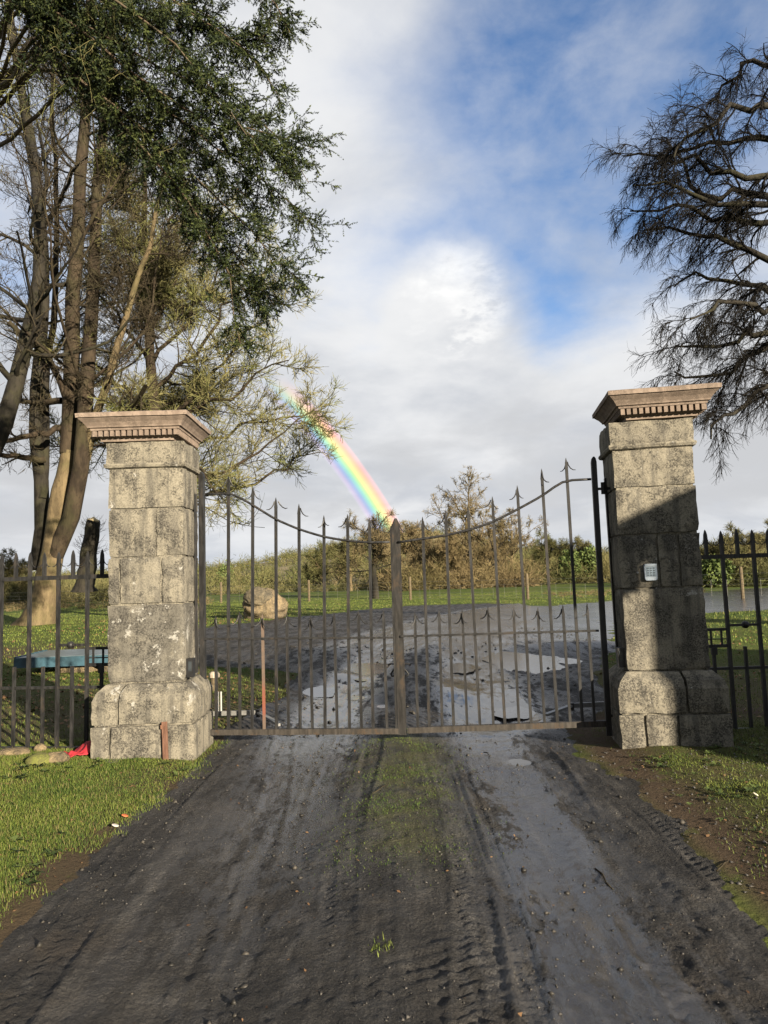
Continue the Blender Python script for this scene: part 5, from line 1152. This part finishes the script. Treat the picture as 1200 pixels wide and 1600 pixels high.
def curl_leaf(px, py, mat, lab, s):
    c = ground(px, py); n_ = 9; V_ = []; F_ = []
    for i_ in range(n_):
        t = i_ / (n_ - 1); wv_ = math.sin(math.pi * t) ** .7 * .5 + .02
        for sg in (-1, 0, 1): V_.append((s * (t - .5) * 2, s * sg * wv_, s * (.25 * abs(sg) * wv_ + .35 * (t - .5) ** 2)))
    for i_ in range(n_ - 1):
        for j in range(2): q = i_ * 3 + j; F_.append((q, q + 1, q + 4, q + 3))
    o = mk('fallen_leaf', V_, F_, mat, None, True); o.modifiers.new('thickness', 'SOLIDIFY').thickness = .0015
    o.location = (c[0], c[1], gz(c[0], c[1]) + .022); o.rotation_euler = (.55, .35, .7); tag(o, lab, 'leaf')
curl_leaf(195, 1283, simple('russet_leaf', (.34, .09, .03), .7), 'curled russet leaf on the verge beside the driveway', .026)
curl_leaf(180, 1297, simple('grey_leaf', (.36, .33, .3), .7), 'grey dead leaf just below the russet leaf', .026)
curl_leaf(1182, 1262, simple('pale_leaf', (.5, .46, .34), .7), 'pale leaf lying on the right bank', .03)
for (pa, pb, lab) in (((930, 1352), (958, 1384), 'dark bent twig on the right wheel track'), ((756, 1174), (768, 1180), 'short dark twig near the gate on the drive'), ((583, 1249), (606, 1234), 'pale twig lying in the crown grass'), ((1120, 1362), (1140, 1346), 'pale twig on the right bank')):
    A_, B_ = ground(*pa), ground(*pb); c = (A_ + B_) / 2; z_ = gz(c[0], c[1]) + .008; d = (B_ - A_) / 2
    tw = MB().tube([-d, -d * .3 + np.array([.01, .01, .004]), d * .4 + np.array([-.008, .0, .003]), d], [.005, .0045, .004, .002], 5).build('twig', TWIGB, None, True); tw.location = (c[0], c[1], z_); tag(tw, lab, 'twig')

# ------------------------------------------------------------------ rainbow: sunlit rain far beyond the hill, 42 degrees round the antisolar point
RB, n, b = material('rainbow_light'); n.n.remove(b)
out = n.n['Material Output']
ua = n.attr('u').outputs['Fac']; va = n.attr('fade').outputs['Fac']
cr = n.new('ShaderNodeValToRGB'); n.put(cr.inputs[0], ua); el = cr.color_ramp.elements
stops = [(0.0, (0, 0, 0)), (.14, (.10, .03, .16)), (.27, (.05, .14, .34)), (.39, (.04, .36, .26)), (.50, (.24, .50, .05)), (.60, (.66, .52, .03)), (.74, (.80, .30, .05)), (.88, (.50, .10, .07)), (1.0, (0, 0, 0))]
el[0].position = 0; el[0].color = (0, 0, 0, 1); el[1].position = 1; el[1].color = (0, 0, 0, 1)
for p_, c_ in stops[1:-1]: e = el.new(p_); e.color = (*c_, 1)
em = n.new('ShaderNodeEmission'); n.put(em.inputs[0], cr.outputs[0]); n.put(em.inputs[1], n.math('MULTIPLY', va, 0.40))
tpn = n.new('ShaderNodeBsdfTransparent'); tpn.inputs[0].default_value = (0.93, 0.93, 0.93, 1)
tfac = n.new('ShaderNodeMix', data_type='RGBA'); n.put(tfac.inputs[0], n.math('MULTIPLY', va, n.math('MULTIPLY', n.ss(ua, 0.05, .3), n.ss(ua, .98, .75)))); tfac.inputs[6].default_value = (1, 1, 1, 1); tfac.inputs[7].default_value = (.58, .58, .58, 1); n.put(tpn.inputs[0], tfac.outputs[2])
ad = n.new('ShaderNodeAddShader'); n.l.new(em.outputs[0], ad.inputs[0]); n.l.new(tpn.outputs[0], ad.inputs[1]); n.l.new(ad.outputs[0], out.inputs[0])
ax = -S; e_u = np.array([0, 0, 1.0]) - ax * ax[2]; e_u /= np.linalg.norm(e_u); e_r = np.cross(ax, e_u); 
if e_r[0] < 0: e_r = -e_r
DR = 460.0; nph, nth = 90, 14; Vr = []; U_ = []; Fd = []
ph = np.linspace(rad(8), rad(88), nph)
for p_ in ph:
    for t_ in np.linspace(40.45, 42.7, nth):
        d = ax * math.cos(rad(t_)) + math.sin(rad(t_)) * (e_u * math.cos(p_) + e_r * math.sin(p_))
        Vr.append(np.array([0, 0, CAMZ]) + d * DR); U_.append((t_ - 40.45) / 2.25)
        elv = math.degrees(math.asin(d[2])); Fd.append(float(sst(np.array([elv]), 16.5, 12.0)[0] * sst(np.array([elv]), -2, 3)[0]))
i = np.arange(nph * nth).reshape(nph, nth); F_ = np.stack([i[:-1, :-1], i[:-1, 1:], i[1:, 1:], i[1:, :-1]], -1).reshape(-1, 4)
Vr = np.array(Vr); keepv = Vr[:, 2] > -5
F_ = F_[keepv[F_].all(1)]
rb = mk('rainbow', Vr, F_, RB, None, True, {'u': U_, 'fade': Fd}); tag(rb, 'short bright rainbow arc descending to the trees behind the gate', 'rainbow')
rb.visible_shadow = True
